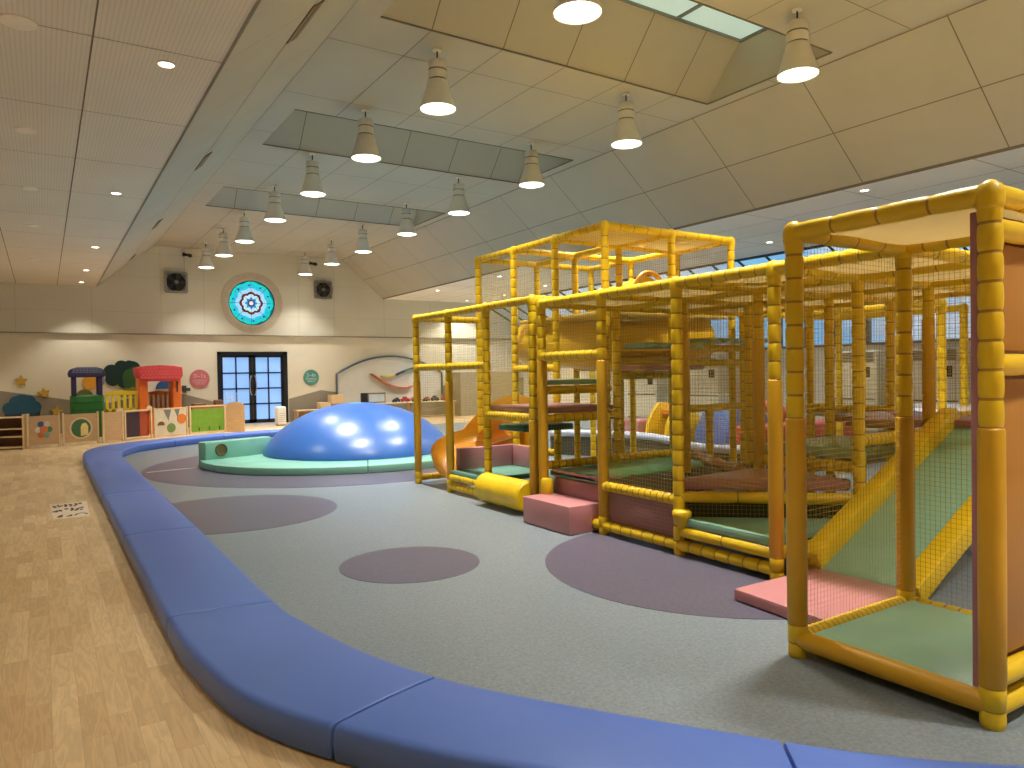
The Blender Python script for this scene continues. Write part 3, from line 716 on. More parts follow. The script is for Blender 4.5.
def rail(p0, p1, pitch=.13, r=RP*.96, m=None):
    p0 = Vector(p0); p1 = Vector(p1); L_ = round((p1-p0).length, 3); d = (p1-p0).normalized()
    me = mesh_of(('rail', L_, round(pitch, 3), round(r, 4), (m or YEL).name), lambda: foam((0,0,0), (0,0,L_), r, pitch), [m or YEL, TIE])
    e = d.to_track_quat('Z', 'Y').to_euler(); return put('rail', me, p0, e)
def netbm(w_, h_, pitch=.032, t=.0018):
    b_ = BM()
    def strip(p, q, a, b):
        vs = []
        for c_ in (p, q):
            c_ = Vector(c_); vs.append([b_.verts.new(c_+a), b_.verts.new(c_-a*.5+b), b_.verts.new(c_-a*.5-b)])
        for i in range(3): b_.faces.new((vs[0][i], vs[0][(i+1)%3], vs[1][(i+1)%3], vs[1][i]))
    n_ = int(w_/pitch)
    for k in range(n_+1):
        x = k*w_/n_; strip((x, 0, 0), (x, 0, h_), Vector((t*.7,0,0)), Vector((0,t*.6,0)))
    n_ = int(h_/pitch)
    for k in range(n_+1):
        z = k*h_/n_; strip((0, 0, z), (w_, 0, z), Vector((0,0,t*.7)), Vector((0,t*.6,0)))
    return b_
def net(a, b, z0, z1, pitch=.032):
    a = Vector(a); b = Vector(b); w_ = round((b-a).length, 2); h_ = round(z1-z0, 2)
    me = mesh_of(('net_panel', w_, h_, pitch), lambda: netbm(w_, h_, pitch), [NET])
    return put('net_panel', me, (a.x, a.y, z0), (0, 0, math.atan2(b.y-a.y, b.x-a.x)))
def pad(poly_or_box, m, name='floor_pad', bev=.018):
    if len(poly_or_box) == 2:
        b_ = box(*poly_or_box, bev)
    else:
        poly_, z0, z1 = poly_or_box; b_ = BM(); prism(b_, poly_, z0, z1); bevel_all(b_, bev)
    return obj(name, b_, m, pf, 35)
# posts
for y, sl_ in zip(YT, (1.0, 0, 1.4, 1.4)): post(X1, y, 2.26, sl_)
for y, sl_ in zip(YS, (1.2, 1.2, 1.42, 0, 1.6, 1.62)): post(X1, y, ZR, sl_)
for y in (YS[0], YS[1]): post(X0, y, ZR, 1.24)
for (x, y) in ((X2,YS[5]),(X2+.06,YS[4]),(X2,YS[3]),(X2,YS[2]),(X3,YS[2]),(X3,YS[3]),(X3,YS[4]),(X3,YS[5]),(X4,YS[5]),(X4,YS[4]),(X4,YS[3]),(X4,YS[2])): post(x, y, ZR, {(X2, YS[3]): 1.75, (X2+.06, YS[4]): 1.9, (X3, YS[2]): 1.9}.get((x, y), 0))
post(X3, YS[1], ZR, False); post(X4, YS[1], ZR, False)
for (x, y) in ((8.4,5.15),(9.4,6.1),(9.4,4.45),(8.4,4.21),(8.4,6.1)): post(x, y, ZR, False)
ZW = 3.13
for x in (X2, X3, X4):
    for y in YT: post(x, y, ZW, False)
# roof rails
def line(pts, z, **k):
    for a, b in zip(pts, pts[1:]): rail((a[0], a[1], z), (b[0], b[1], z), **k)
line([(X1, y) for y in YS], ZR); line([(X0, YS[0]), (X0, YS[1])], ZR, pitch=.24)
line([(X1, y) for y in YT], 2.26)
for y in (YT[0], YT[3]): line([(X1, y), (X2, y)], 2.26)
for x in (X2, X3, X4): line([(x, y) for y in YS[1:]], ZR, pitch=.3)
for y in YS[1:]:
    line([(X1, y), (X2, y), (X3, y), (X4, y)], ZR, pitch=.3)
line([(X0, YS[0]), (X1, YS[0])], ZR, pitch=.24); line([(X0, YS[1]), (X1, YS[1])], ZR, pitch=.24)
line([(8.4,4.21),(8.4,5.15),(8.4,6.1)], ZR, pitch=.3)
for y in (4.21, 5.15, 6.1): line([(X4, y), (8.4, y)], ZR, pitch=.3)
line([(9.4,4.45),(9.4,6.1)], ZR, pitch=.3); line([(8.4,6.1),(9.4,6.1)], ZR, pitch=.3)
rail((X1, YS[3], ZR), (X2, YS[2], ZR), .3)
# tower rails
for x in (X2, X4): line([(x, y) for y in YT], ZW, pitch=.14)
for y in YT: line([(X2, y), (X3, y), (X4, y)], ZW, pitch=.2)
line([(X3, y) for y in YT], ZW, pitch=.2)
# base rails of the front
line([(X1, y) for y in YS[2:]], .085)
line([(X1, YT[1]), (X1, YT[2])], .085, pitch=.10); line([(X1, YT[1]), (X1, YT[2])], .20, pitch=.30)
rail((X0, YS[0], .095), (X0, YS[1], .095), 1.0, RP*1.04, SLV)
rail((X0, YS[1], .095), (X1, YS[1], .095), .045); rail((X1, YS[0], .095), (X1, YS[1], .095), .08)
rail((X0, YS[0], .085), (X1, YS[0], .085), .3); rail((X0, YS[0], .205), (X1, YS[0], .205), .3)
rail((X0, YS[0], 1.5), (X1, YS[0], 1.5), .3); rail((X0, YS[0], 2.06), (X1, YS[0], 2.06), .3)
rail((X1+.02, YT[3], .085), (X1+.75, YT[3], .085), .2)
# mid rails
rail((X1, YT[3], 1.59), (X1, YT[2], 1.59), .12); rail((X1, YT[2], 1.59), (X1, YT[1], 1.59), .12)
rail((X1, YT[1], 1.02), (X1, YT[0], 1.02), .055)
rail((X1, YS[5], 1.66), (X1, YS[4], 1.66), .10)
rail((X1, YS[4], .45), (X1, YS[3], .45), .075)
rail((X1, YS[3], .20), (X1, YS[2], .20), .5); rail((X1, YS[2], .20), (X2, YS[2], .20), .3)
rail((X1, YS[3], .475), (X2, YS[2], .475), .5)
rail((X1, YS[5], 1.02), (X2, YS[5], 1.02), .12); rail((X3, YS[5], 1.04), (X4, YS[5], 1.04), .3)
rail((X1, YS[5]+.12, 1.31), (X2, YS[5]+.12, 1.31), .4); rail((X1, YS[5], .54), (X3, YS[5], .54), .09)
rail((X2, YS[5], 1.45), (X3, YS[5], 1.45), .13); rail((X3, YS[5], 1.58), (X4, YS[5], 1.58), .2); rail((X3, YS[5], 1.76), (X4, YS[5], 1.76), .2)
rail((X2, YS[5], 1.68), (X3, YS[5], 1.68), .4, m=SLV)
rail((X2, YS[2], .93), (X3, YS[2], .93), .06); rail((X3+.08, YS[2], .93), (X3+.08, YS[1], .93), .1)
rail((X2, YS[3], .70), (X2, YS[2], .72), .06); rail((X3, YS[3], .70), (X2, YS[2], .72), .08)
rail((X3, YS[2], 1.05), (X4, YS[2], 1.05), .12); rail((X3, YS[4], .58), (X4, YS[4], .58), .12)
rail((X4, YS[3], 1.05), (X4, YS[4], 1.05), .12); rail((X2, YT[1], .5), (X2, YT[2], .5), .12); rail((X2, YT[0], .2), (X2, YT[1], .2), .12)
rail((X2, YT[0], 1.0), (X2, YT[1], 1.0), .12); rail((X2, YT[1], 1.55), (X2, YT[2], 1.55), .12); rail((X3, YT[1], 1.55), (X3, YT[2], 1.55), .12)
post(6.76, YS[5], 1.0, 0)
# big roll under the left opening, and the drop shaped knob under the step
b_ = BM(); cz = .195; n_ = 24; 
ring_tube(b_, [(X1-.05, 7.19, cz), (X1-.05, 7.17, cz), (X1-.05, 6.32, cz), (X1-.05, 6.30, cz)], [.145,.165,.165,.145], 28)
obj('padded_roll', b_, YEL, pf, 40)
b_ = BM(); lathe(b_, [(.03,-.10),(.05,-.06),(.075,0),(.078,.03),(.06,.05),(.001,.055)], (X1-.02, YS[3]-.05, .33), 20); obj('padded_knob', b_, YEL, pf, 50)
b_ = BM(); lathe(b_, [(.05,-.09),(.062,-.06),(.064,.06),(.05,.085),(.001,.09)], (X1-.03, YS[5]-.1, .34), 20); obj('padded_knob', b_, YEL, pf, 50)
# pads and panels
pad(((X0+.04, YS[0]+.04, .05), (X1+.02, YS[1]-.04, .125)), GRN)
pad(([(X1-.02, YS[3]-.06), (X1-.02, YS[2]+.05), (X1+.04, YS[2]+.02), (X2-.02, YS[2]+.02), (X2-.02, YS[2]+.1), (X1+.05, YS[3]-.04)], .245, .315), GRN)
pad(([(X1+.05, YS[3]-.01), (X2-.03, YS[2]+.06), (X2+.05, YS[2]+.1), (X2+.05, YS[3]+.08), (X1+.04, YS[3]+.03)], .53, .62), MAU)
pad(([(X1+.05, YS[5]-.03), (X1+.05, 5.32), (X1+.35, 5.22), (X3-.1, YS[4]+.25), (X3, YS[5]-.02)], .44, .50), mat('bright_green_vinyl', (88,164,104), .4, .06, 3))
pad(([(X1+.10, YS[3]+.02), (X2, YS[2]+.13), (X2+.02, YS[2]+.15), (X1+.12, YS[3]+.04)], .10, .50), mat('dark_green_underside', (40,58,40), .5), 'under_panel', .004)  # dark sheet added behind the net for the dark underside of the deck
b_ = BM(); prism(b_, [(X1+.06,5.3),(X1+.06,YS[3]+.06),(X2-.05,YS[3]+.2),(X3,YS[4]-.2),(X3,YS[4]+.22),(X1+.35,5.24)], .472, .482)
obj('trampoline_bed', b_, mat('charcoal_mesh_fabric', (64,64,66), .8, .2, 160), pf)
b_ = BM(); pts = []
for k in range(13):
    t = k/12; pts.append((5.9-.58*t+.02*math.sin(9*t), 5.55-1.10*t, .575+.012*math.sin(14*t)))
ring_tube(b_, pts, [.05+.010*math.sin(k*2.1) for k in range(13)], 12); obj('crumpled_edge_pad', b_, mat('glossy_mauve_vinyl', (176,118,118), .2, .06, 3, .3, 9, coat=.5), pf, 60)
pad(((X1+.03, YS[4]+.02, .10), (X1+.06, YS[3]+0, .41)) if False else ((X1+.02, YS[3]+.05, .12), (X1+.05, YS[4]-.05, .41)), MAU, 'side_panel', .006)
pad(((X1-.02, YT[1]+.05, .22), (X2-.1, YT[2]-.03, .29)), mat('sea_green_vinyl', (110,160,140), .4, .05, 3))
pad(((X1+.06, YT[2]-.14, .29), (X2-.1, YT[2]-.04, .56)) , MAU, 'side_panel', .01)
pad(((X2-.16, YT[1]+.12, .29), (X2-.1, YT[2]-.15, .56)) , MAU, 'side_panel', .01)
pad(((X1+.06, YT[0]+.05, .0+.15), (X2-.1, YT[1]-.05, .22)), DGRN)
pad(((X1+.01, YT[0]+.03, 1.07), (X2-.02, YT[1]-.03, 1.13)), MAU)
pad(((X1+.2, 6.75, .83), (X2-.1, 7.3, .90)), DGRN)
pad(((X1+.03, YT[1]+.03, .86), (X2, YT[2]-.1, .92)) if False else ((X2+.04, YT[0]+.04, 2.14), (X4-.04, YT[2]-.05, 2.19)), mat('pale_yellow_deck', (214,184,84), .5, .05, 3))
pad(((X1+.02, YS[5]-.03-.9+.45, 1.07), (X3, YS[5]-.04, 1.13)) if False else ((X2+.02, YS[5]-.35, 1.50), (X3-.02, YS[5]-.04, 1.56)), MAU)
pad(((X1+.05, YS[5]+.02, 1.07), (X2, YS[5]+.14, 1.13)), MAU)
pad(((X1+.12, YS[5]+.07, 1.365), (X2-.04, YS[5]+.45, 1.42)), GRN)
pad(((X3+.04, YS[5]-.4, 1.81), (X4-.02, YS[5]-.04, 1.86)), GRN)
pad(((X2+.05, YS[5]-.4, 1.74), (X3-.05, YS[5]-.05, 1.80)), GRN)
pad(([(X2+.04,YS[2]+.08),(X3-.02,YS[2]+.08),(X3-.02,YS[3]-.04),(X2+.04,YS[3]-.2)], .77, .86), GRN)
pad(((X3+.05, YS[1]+.03, .98), (X4, YS[3], 1.05)), MAU); pad(((X2+.6, YS[2]+.03, .98), (X3, YS[2]+.5, 1.05)), MAU)
pad(((X3+.03, YS[4]-.5, .62), (X4-.03, YS[4]-.02, .70)), GRN)
pad(((X4, YS[1]+.05, .95), (X4+2.6, YS[4], 1.01)), mat('pale_deck_shine', (205,200,196), .3, .03, 2, coat=.4))  # white shine on the deck put into the pale colour
# crumpled upper step behind the pink block
b_ = BM(); nx, ny = 14, 8; g = [[None]*(ny+1) for _ in range(nx+1)]
for i in range(nx+1):
    for j in range(ny+1):
        u, v = i/nx, j/ny
        g[i][j] = b_.verts.new((X1+.05+.42*v, 6.03-.80*u, .445+.012*math.sin(i*2.3+j)+.010*math.sin(j*3.1)+(.012 if j == 0 else 0)))
fs = []
for i in range(nx):
    for j in range(ny): fs.append(b_.faces.new((g[i][j], g[i+1][j], g[i+1][j+1], g[i][j+1])))
ex = bmesh.ops.extrude_face_region(b_, geom=fs); bmesh.ops.translate(b_, verts=[v for v in ex['geom'] if isinstance(v, bmesh.types.BMVert)], vec=(0,0,.05))
bmesh.ops.recalc_face_normals(b_, faces=b_.faces)
obj('step_cover', b_, PNK, pf, 60)
pad(((X1+.07, 5.26, .20), (X1+.45, 6.02, .435)), MAU, 'inner_step', .03)
# orange and mauve board on the near end
pad(((X0+.05, YS[0]+.02, .26), (X1-.05, YS[0]+.05, 1.44)), ORG, 'end_board', .006)
pad(((X0+.05, YS[0]+.02, 1.56), (X1-.05, YS[0]+.05, 2.01)), ORG, 'end_board', .006)
pad(((X0+.012, YS[0]+.052, .14), (X1-.05, YS[0]+.085, 2.14)), MAU, 'end_board', .006)
# ramp with foam kerbs
rx0, rz0, rx1, rz1 = 4.55, .09, 6.50, 1.04
sl = Vector((rx1-rx0, 0, rz1-rz0)).normalized(); up = Vector((-sl.z, 0, sl.x))
def ramp_box(y0, y1, h0, h1, m, name, ext=0.):
    b_ = BM(); A = Vector((rx0-ext, 0, rz0-ext*sl.z/sl.x)); B = Vector((rx1, 0, rz1)); vs = []
    for p in (A, B):
        for h_ in (h0, h1):
            for y in (y0, y1): q = p+up*h_; vs.append(b_.verts.new((q.x, y, q.z)))
    for f in ((0,1,3,2),(4,6,7,5),(0,4,5,1),(2,3,7,6),(0,2,6,4),(1,5,7,3)): b_.faces.new([vs[i] for i in f])
    bmesh.ops.recalc_face_normals(b_, faces=b_.faces); bevel_all(b_, .02); return obj(name, b_, m, pf, 35)
ramp_box(2.46, 3.20, -.04, .0, GRN, 'ramp')
ramp_box(3.10, 3.25, -.05, .12, YEL, 'ramp_kerb'); ramp_box(2.42, 2.57, -.10, .035, YEL, 'ramp_kerb')
# tarpaulins
def tarp(x0, x1, y0, y1, z):
    b_ = BM(); n_ = 8; g = []
    for i in range(n_+1):
        g.append([])
        for j in range(n_+1):
            u, v = i/n_, j/n_
            g[i].append(b_.verts.new((x0+(x1-x0)*u, y0+(y1-y0)*v, z-.035*math.sin(PI*u)*math.sin(PI*v)+.006*math.sin(9*u+4*v))))
    fs = [b_.faces.new((g[i][j], g[i+1][j], g[i+1][j+1], g[i][j+1])) for i in range(n_) for j in range(n_)]
    ex = bmesh.ops.extrude_face_region(b_, geom=fs); bmesh.ops.translate(b_, verts=[v for v in ex['geom'] if isinstance(v, bmesh.types.BMVert)], vec=(0,0,.006))
    bmesh.ops.recalc_face_normals(b_, faces=b_.faces); obj('roof_tarpaulin', b_, TARP, pf, 60)
tarp(X0, X1, YS[0], YS[1], ZR+.01)
xs = [X1, X2, X3, X4]
for i in range(3):
    for j in range(1, 5):
        tarp(xs[i], xs[i+1], YS[j], YS[j+1], ZR+.01)
tarp(X2, X3, YT[0], YT[1], ZW); tarp(X3, X4, YT[0], YT[1], ZW)
# nets
for a, b in ((YT[3], YT[2]), (YT[2], YT[1])): net((X1, a), (X1, b), .66 if a == YT[2] else .1, 2.22)
net((X1, YT[1]), (X1, YT[0]), 1.06, 2.22)
net((X1, YS[5]), (X1, YS[4]), 1.70, 2.16); net((X1, YS[4]), (X1, YS[3]), .12, 2.16)
net((X1, YS[3]), (X2, YS[2]), .12, 2.16)
net((X1, YS[3]), (X1, YS[2]), .62, 2.16)
net((X1, YS[5]), (X2, YS[5]), .55, 2.16, .034); net((X2, YS[5]), (X3, YS[5]), .1, 2.16, .034)
net((X0, YS[1]), (X1, YS[1]), .13, 2.16, .028); net((X1, YS[1]), (X1, YS[0]), .13, 2.16, .028)
net((X2, YS[2]), (X3, YS[2]), .2, 2.16); net((X3, YS[2]), (X4, YS[2]), 1.1, 2.16)
net((X2, YS[4]), (X2, YS[3]), .6, 2.16); net((X4, YS[2]), (X4, YS[4]), 1.1, 2.16); net((X4, YS[4]), (X4, YS[5]), .1, 2.16)
net((X2, YT[3]), (X2, YT[2]), .1, 3.1); net((X2, YT[2]), (X2, YT[1]), .95, 3.1); net((X2, YT[1]), (X2, YT[0]), 1.1, 3.1)
net((X2, YT[0]), (X3, YT[0]), 1.2, 3.1); net((X3, YT[0]), (X4, YT[0]), 1.2, 3.1)
net((X4, YT[0]), (X4, YT[1]), 1.2, 3.1); net((X4, YT[1]), (X4, YT[3]), 1.2, 3.1); net((X2, YT[3]), (X4, YT[3]), 1.2, 3.1)
net((X1, YT[3]), (X2, YT[3]), .9, 2.22)
# tube slide inside the tower (arched mouth above, tunnel below the roof line)
b_ = BM(); pts = []
pts = smooth_curve([(5.72,8.35,1.90),(5.72,7.8,1.88),(5.76,7.25,1.84),(5.95,6.85,1.80),(6.4,6.70,1.82),(7.2,6.70,1.90)], 5)
ring_tube(b_, pts, [.31+.005*(k % 2) for k in range(len(pts))], 24); obj('tunnel_tube', b_, mat('yellow_tube_plastic', (232,186,36), .35, .04, 3, coat=.2), pf, 50)
b_ = BM(); ring_tube(b_, [((X3+X4)/2, YT[1]+.02+.2*k, 2.52-.02*k) for k in range(6)], [.25]*6, 24); obj('tunnel_tube', b_, mat('yellow_tube_plastic', (232,186,36)), pf, 50)
for (cx, cy__, cz_, r_) in (((X3+X4)/2, YT[1], 2.56, .25), (6.62, YT[2], 2.28, .27)):
    b_ = BM(); ring_tube(b_, [(cx+x, cy__-.01, cz_+z) for x, z in circ(0, 0, r_, 28)], [.035]*28, 8, closed=True); obj('tunnel_mouth', b_, SLD, pf, 50)
# open spiral chute leaving on the left
b_ = BM(); rows = []
path = [((5.46,8.45),.60),((5.28,8.75),.49),((5.02,8.86),.40),((4.78,8.82),.30),((4.62,8.66),.19),((4.55,8.45),.10)]
P3 = smooth_curve([(x, y, z) for (x, y), z in path], 4)
for i, p in enumerate(P3):
    d = (P3[min(i+1, len(P3)-1)]-P3[max(i-1, 0)]); d.z = 0; d.normalize(); s = Vector((-d.y, d.x, 0)); row = []
    t = i/(len(P3)-1); R_ = .30
    hi_l = 1.45 if t < .9 else 1.3; 
    for k in range(13):
        a_ = PI*(k/12)*1.0 ; u = -math.cos(a_)*R_; zz = -math.sin(a_)*R_*.85+.26
        if k in (0, 12): zz += .04
        row.append(b_.verts.new(p+s*u+Vector((0,0,zz))))
    rows.append(row)
fs = []
for A, B in zip(rows, rows[1:]):
    for k in range(12): fs.append(b_.faces.new((A[k], A[k+1], B[k+1], B[k])))
ex = bmesh.ops.solidify(b_, geom=fs, thickness=.02); bmesh.ops.recalc_face_normals(b_, faces=b_.faces)
obj('slide_chute', b_, SLD, pf, 60)
b_ = BM(); Q = smooth_curve([(5.86,8.25,.98),(5.80,8.5,1.14),(5.62,8.85,1.17),(5.36,9.12,.98),(5.08,9.2,.70)], 5)
rows = []
for i, p in enumerate(Q):
    d = Q[min(i+1, len(Q)-1)]-Q[max(i-1, 0)]; d.z = 0; d.normalize(); s_ = Vector((-d.y, d.x, 0))*.02
    lo = Vector((p.x, p.y, .40)); hi = Vector((p.x, p.y, p.z)); rows.append([b_.verts.new(v) for v in (lo-s_, hi-s_, hi+s_, lo+s_)])
for A, B in zip(rows, rows[1:]):
    for k in range(4): b_.faces.new((A[k], A[(k+1)%4], B[(k+1)%4], B[k]))
b_.faces.new(rows[0]); b_.faces.new(list(reversed(rows[-1]))); bmesh.ops.recalc_face_normals(b_, faces=b_.faces)
for f in b_.faces: f.smooth = True
obj('slide_side', b_, SLD, pf, 40)

# loose soft blocks before the frame
b_ = BM(); prism(b_, [(3.99,6.14),(3.99,5.27),(4.22,5.25),(4.22,6.05)], .008, .27)
b_ = BM(); prism(b_, [(3.99,6.03),(3.99,5.27),(4.36,5.27),(4.36,6.03)], .008, .27)
bevel_all(b_, .012)
tag(obj('step_block', b_, PNK, loc=(4.0,5.7,0), smooth=35), 'pink vinyl step block on the grey floor at the climbing frame entrance', 'soft block')
b_ = BM(); prism(b_, [(3.72,3.17),(3.66,2.47),(4.66,2.47),(4.66,3.16)], .008, .085); bevel_all(b_, .014)
tag(obj('landing_mat', b_, PNK, loc=(4.1,2.8,0), smooth=35), 'flat pink landing mat on the floor at the foot of the green ramp', 'mat')

# ------------------------------------------------------------------ soft play arena beyond the frame
ar = thing('padded_arena', 'low dark netted play pen with a white top rim, seen through the climbing frame nets', 'play pen', (9.0, 8.0, 0))
pts = [(7.7,10.7),(8.3,9.8),(8.45,8.9),(8.1,7.9),(7.8,7.2),(8.0,6.65),(8.7,6.45),(11.6,6.45)]
S = smooth_curve(pts, 5)
b_ = BM(); ring_tube(b_, [(p.x, p.y, .40) for p in S], [.06]*len(S), 8); obj('top_rim', b_, mat('pale_blue_white_vinyl', (196,206,222), .4), ar, 50)
b_ = BM()
for A, B in zip(S, S[1:]): sheet(b_, (A.x, A.y, .0), (B.x, B.y, .0), (B.x, B.y, .39), (A.x, A.y, .39), Vector((.03,.02,0)))
obj('side_wall', b_, mat('dark_grey_netting', (92,92,78), .8, .15, 60), ar)
def soft(name, label, cat, bmx, m, loc): return tag(obj(name, bmx, m, loc=loc, smooth=50), label, cat)
b_ = box((8.6,6.85,.01), (11.0,7.3,.66), .05); soft('red_barrier_pad', 'long red padded barrier inside the netted play pen', 'soft block', b_, mat('red_vinyl', (176,62,44), .4), (9.8,7.2,0))
b_ = BM(); prism_y(b_, [(9.35,.01),(10.6,.01),(10.6,.42),(10.35,.84),(9.6,.86),(9.35,.42)], 8.1, 8.8); bevel_all(b_, .06, 3); soft('blue_seat_block', 'blue soft seat block behind the red barrier in the play pen', 'soft block', b_, mat('blue_soft_vinyl', (74,110,176), .4), (9.9,7.9,0))
b_ = BM(); Q = smooth_curve([(9.0,7.55,1.12),(9.5,7.58,1.05),(9.95,7.6,.85),(10.3,7.6,.66)], 5); ring_tube(b_, Q, [.10+.07*i/len(Q) for i in range(len(Q))], 14); bmesh.ops.scale(b_, verts=b_.verts, vec=(1,1,.84)); bmesh.ops.translate(b_, verts=b_.verts, vec=(.55,.17,-.02)); soft('salmon_bolster', 'salmon pink curved bolster leaning on the blue seat block in the play pen', 'soft block', b_, mat('salmon_vinyl', (214,112,92), .35), (9.8,7.6,0))
ts = thing('toddler_slide', 'small yellow plastic toddler slide inside the netted play pen', 'slide', (9.2, 9.2, 0))
YP = mat('yellow_plastic', (236,190,40), .35)
b_ = BM(); prism_y(b_, [(8.82,.05),(10.62,.05),(10.62,.3),(9.92,.42),(9.52,.84),(9.37,.93),(9.17,.93),(9.04,.8),(8.92,.6)], 8.95, 9.03); bevel_all(b_, .02); obj('side_panel', b_, YP, ts, 40)
b_ = BM(); prism_y(b_, [(8.82,.05),(10.62,.05),(10.62,.3),(9.92,.42),(9.52,.84),(9.37,.93),(9.17,.93),(9.04,.8),(8.92,.6)], 9.42, 9.50); bevel_all(b_, .02); obj('side_panel', b_, YP, ts, 40)
b_ = BM(); prism_y(b_, [(9.22,.80),(9.52,.80),(9.92,.35),(10.62,.2),(10.62,.12),(9.82,.25),(9.42,.72),(9.22,.72)], 9.03, 9.42); obj('slide_bed', b_, mat('orange_slide_bed', (236,150,60), .35), ts)
b_ = box((9.0,9.75,.01), (9.5,10.25,.62), .05); soft('pink_soft_cube', 'small pink soft cube left of the yellow toddler slide in the play pen', 'soft block', b_, PNK, (8.86,9.85,0))
# appliances along the right wall
def ac(x, y0, y1, z1, label):
    t = thing('floor_air_conditioner', label, 'air conditioner', (x, (y0+y1)/2, 0), 0, 'air conditioners by the right wall')
    obj('cabinet', box((x-.22, y0, .1), (x+.25, y1, z1), .03), CREAM, t)
    g = BM()
    for k in range(6): add_box(g, (x-.235, y0+.08, z1-.24+k*.035), (x-.22, y1-.08, z1-.225+k*.035))
    obj('air_grille', g, mat('dark_grille', (60,58,50), .6), t)
    obj('display', box((x-.23, y0+.16, z1-.58), (x-.219, y0+.36, z1-.36)), BLK, t)
    obj('base', box((x-.2, y0+.02, 0), (x+.23, y1-.02, .1)), mat('grey_base', (150,148,140), .5), t)
    g = BM(); add_box(g, (x-.228, y0+.06, .78), (x-.219, y1-.06, .81)); obj('panel_seam', g, mat('dark_seam', (80,76,66), .6), t)
ac(15.3, 13.25, 14.6, 1.86, 'cream floor air conditioner framed between the posts right of centre')
ac(15.3, 15.6, 16.9, 1.66, 'cream floor air conditioner farther back, seen through the middle net')
ac(15.3, 8.9, 10.1, 1.86, 'cream floor air conditioner behind the near cage')
ac(15.3, 7.2, 8.3, 1.86, 'cream floor air conditioner above the green ramp, nearest')
for y, lab in ((12.7,'white column between the windows, left of the near cage'),):
    struct(obj('column', box((15.7,y-.2,0), (16.0,y+.2,3.1)), WALLM))
cb = BM(); add_box(cb, (12.4,22.6,0), (14.6,23.4,1.55), .01); tag(obj('storage_cabinet', cb, mat('taupe_laminate', (166,156,132), .6), loc=(13.5,23,0)), 'taupe storage cabinet before the back wall, seen through the left nets', 'cabinet')

# ------------------------------------------------------------------ toddler corner: fence, playhouses, wall art
def fence_thing(name, label, a, b, h=.72, group='wooden toddler fence panels'):
    t = thing(name, label, 'fence panel', (a[0], a[1], 0), math.atan2(b[1]-a[1], b[0]-a[0]), group); return t, math.hypot(b[0]-a[0], b[1]-a[1])
def lobj(name, bmx, m, t, smooth=None):     # mesh already in the thing's own frame
    me = bpy.data.meshes.new(name); bmx.to_mesh(me); bmx.free()
    for x in (m if isinstance(m, (list, tuple)) else [m]): me.materials.append(x)
    o_ = bpy.data.objects.new(name, me); C.objects.link(o_); o_.parent = t
    if smooth:
        for p in me.polygons: p.use_smooth = True
        me.set_sharp_from_angle(angle=math.radians(smooth))
    return o_
H = .72
def uprights(t, w_):
    for x in (.015, w_-.015): lobj('upright', add_box(BM(), (x-.02,-.02,0), (x+.02,.02,H+.03), .005), BIRL, t)
# open shelf at the far left
t, w_ = fence_thing('open_shelf', 'open wooden shelf at the left edge of the toddler fence', (-1.6,19.5), (-.38,19.14)); t['category'] = 'shelf'; t['group'] = 'toddler fence furniture'
lobj('side_board', add_box(BM(), (w_-.03,-.02,0), (w_,.36,.76), .008), BIRL, t); lobj('side_board', add_box(BM(), (0,-.02,0), (.03,.36,.76), .008), BIRL, t)
for z in (.03,.26,.43,.68): lobj('shelf_board', add_box(BM(), (.03,-.01,z), (w_-.03,.35,z+.025), .004), BIRL, t)
lobj('back_board', add_box(BM(), (.03,.33,.03), (w_-.03,.35,.7)), mat('dark_brown_board', (108,72,48), .6), t)
# flower panel
t, w_ = fence_thing('fence_panel', 'birch fence panel with a coloured flower disc', (-.33,19.14), (.29,19.42)); uprights(t, w_)
lobj('board', add_box(BM(), (.03,-.012,.06), (w_-.03,.012,H-.01), .003), BIR, t)
cols = [(70,130,90),(200,190,170),(60,80,130),(210,200,180),(190,110,40),(120,160,150)]
for k in range(6):
    d = BM(); prism_y(d, circ(w_/2+.12*math.cos(k*PI/3), .40+.14*math.sin(k*PI/3), .062, 16), -.02, -.012); lobj('petal', d, mat('petal_%d' % k, cols[k], .5), t)
d = BM(); prism_y(d, circ(w_/2, .40, .085, 18), -.022, -.012); lobj('flower_centre', d, mat('orange_paint', (206,120,60), .5), t)
# mirror panel
t, w_ = fence_thing('fence_panel', 'birch fence panel with a round green and yellow cut-out', (.34,19.40), (1.07,19.67)); uprights(t, w_)
lobj('board', add_box(BM(), (.03,-.012,.06), (w_-.03,.012,H-.01), .003), BIR, t)
d = BM(); prism_y(d, circ(w_/2, .38, .25, 32), -.018, -.012); lobj('ring', d, BIRL, t)
d = BM(); prism_y(d, circ(w_/2, .38, .21, 32), -.022, -.018); lobj('green_disc', d, mat('dark_green_board', (62,104,58), .5), t)
d = BM(); prism_y(d, [(w_/2-.01,.20),(w_/2+.15,.22),(w_/2+.15,.42),(w_/2+.10,.50),(w_/2+.02,.48),(w_/2-.01,.40)], -.026, -.022); lobj('castle_shape', d, mat('pale_yellow_board', (220,200,130), .5), t)
# plain end box
t, w_ = fence_thing('fence_panel', 'plain birch fence panel with a rounded top knob between two posts', (1.15,19.62), (1.60,19.88)); uprights(t, w_)
lobj('board', add_box(BM(), (.03,-.012,.04), (w_-.03,.012,H-.01), .003), BIR, t)
d = BM(); prism_y(d, circ(w_-.08, H, .09, 16, 0, PI), -.012, .012); lobj('top_knob', d, BIRL, t)
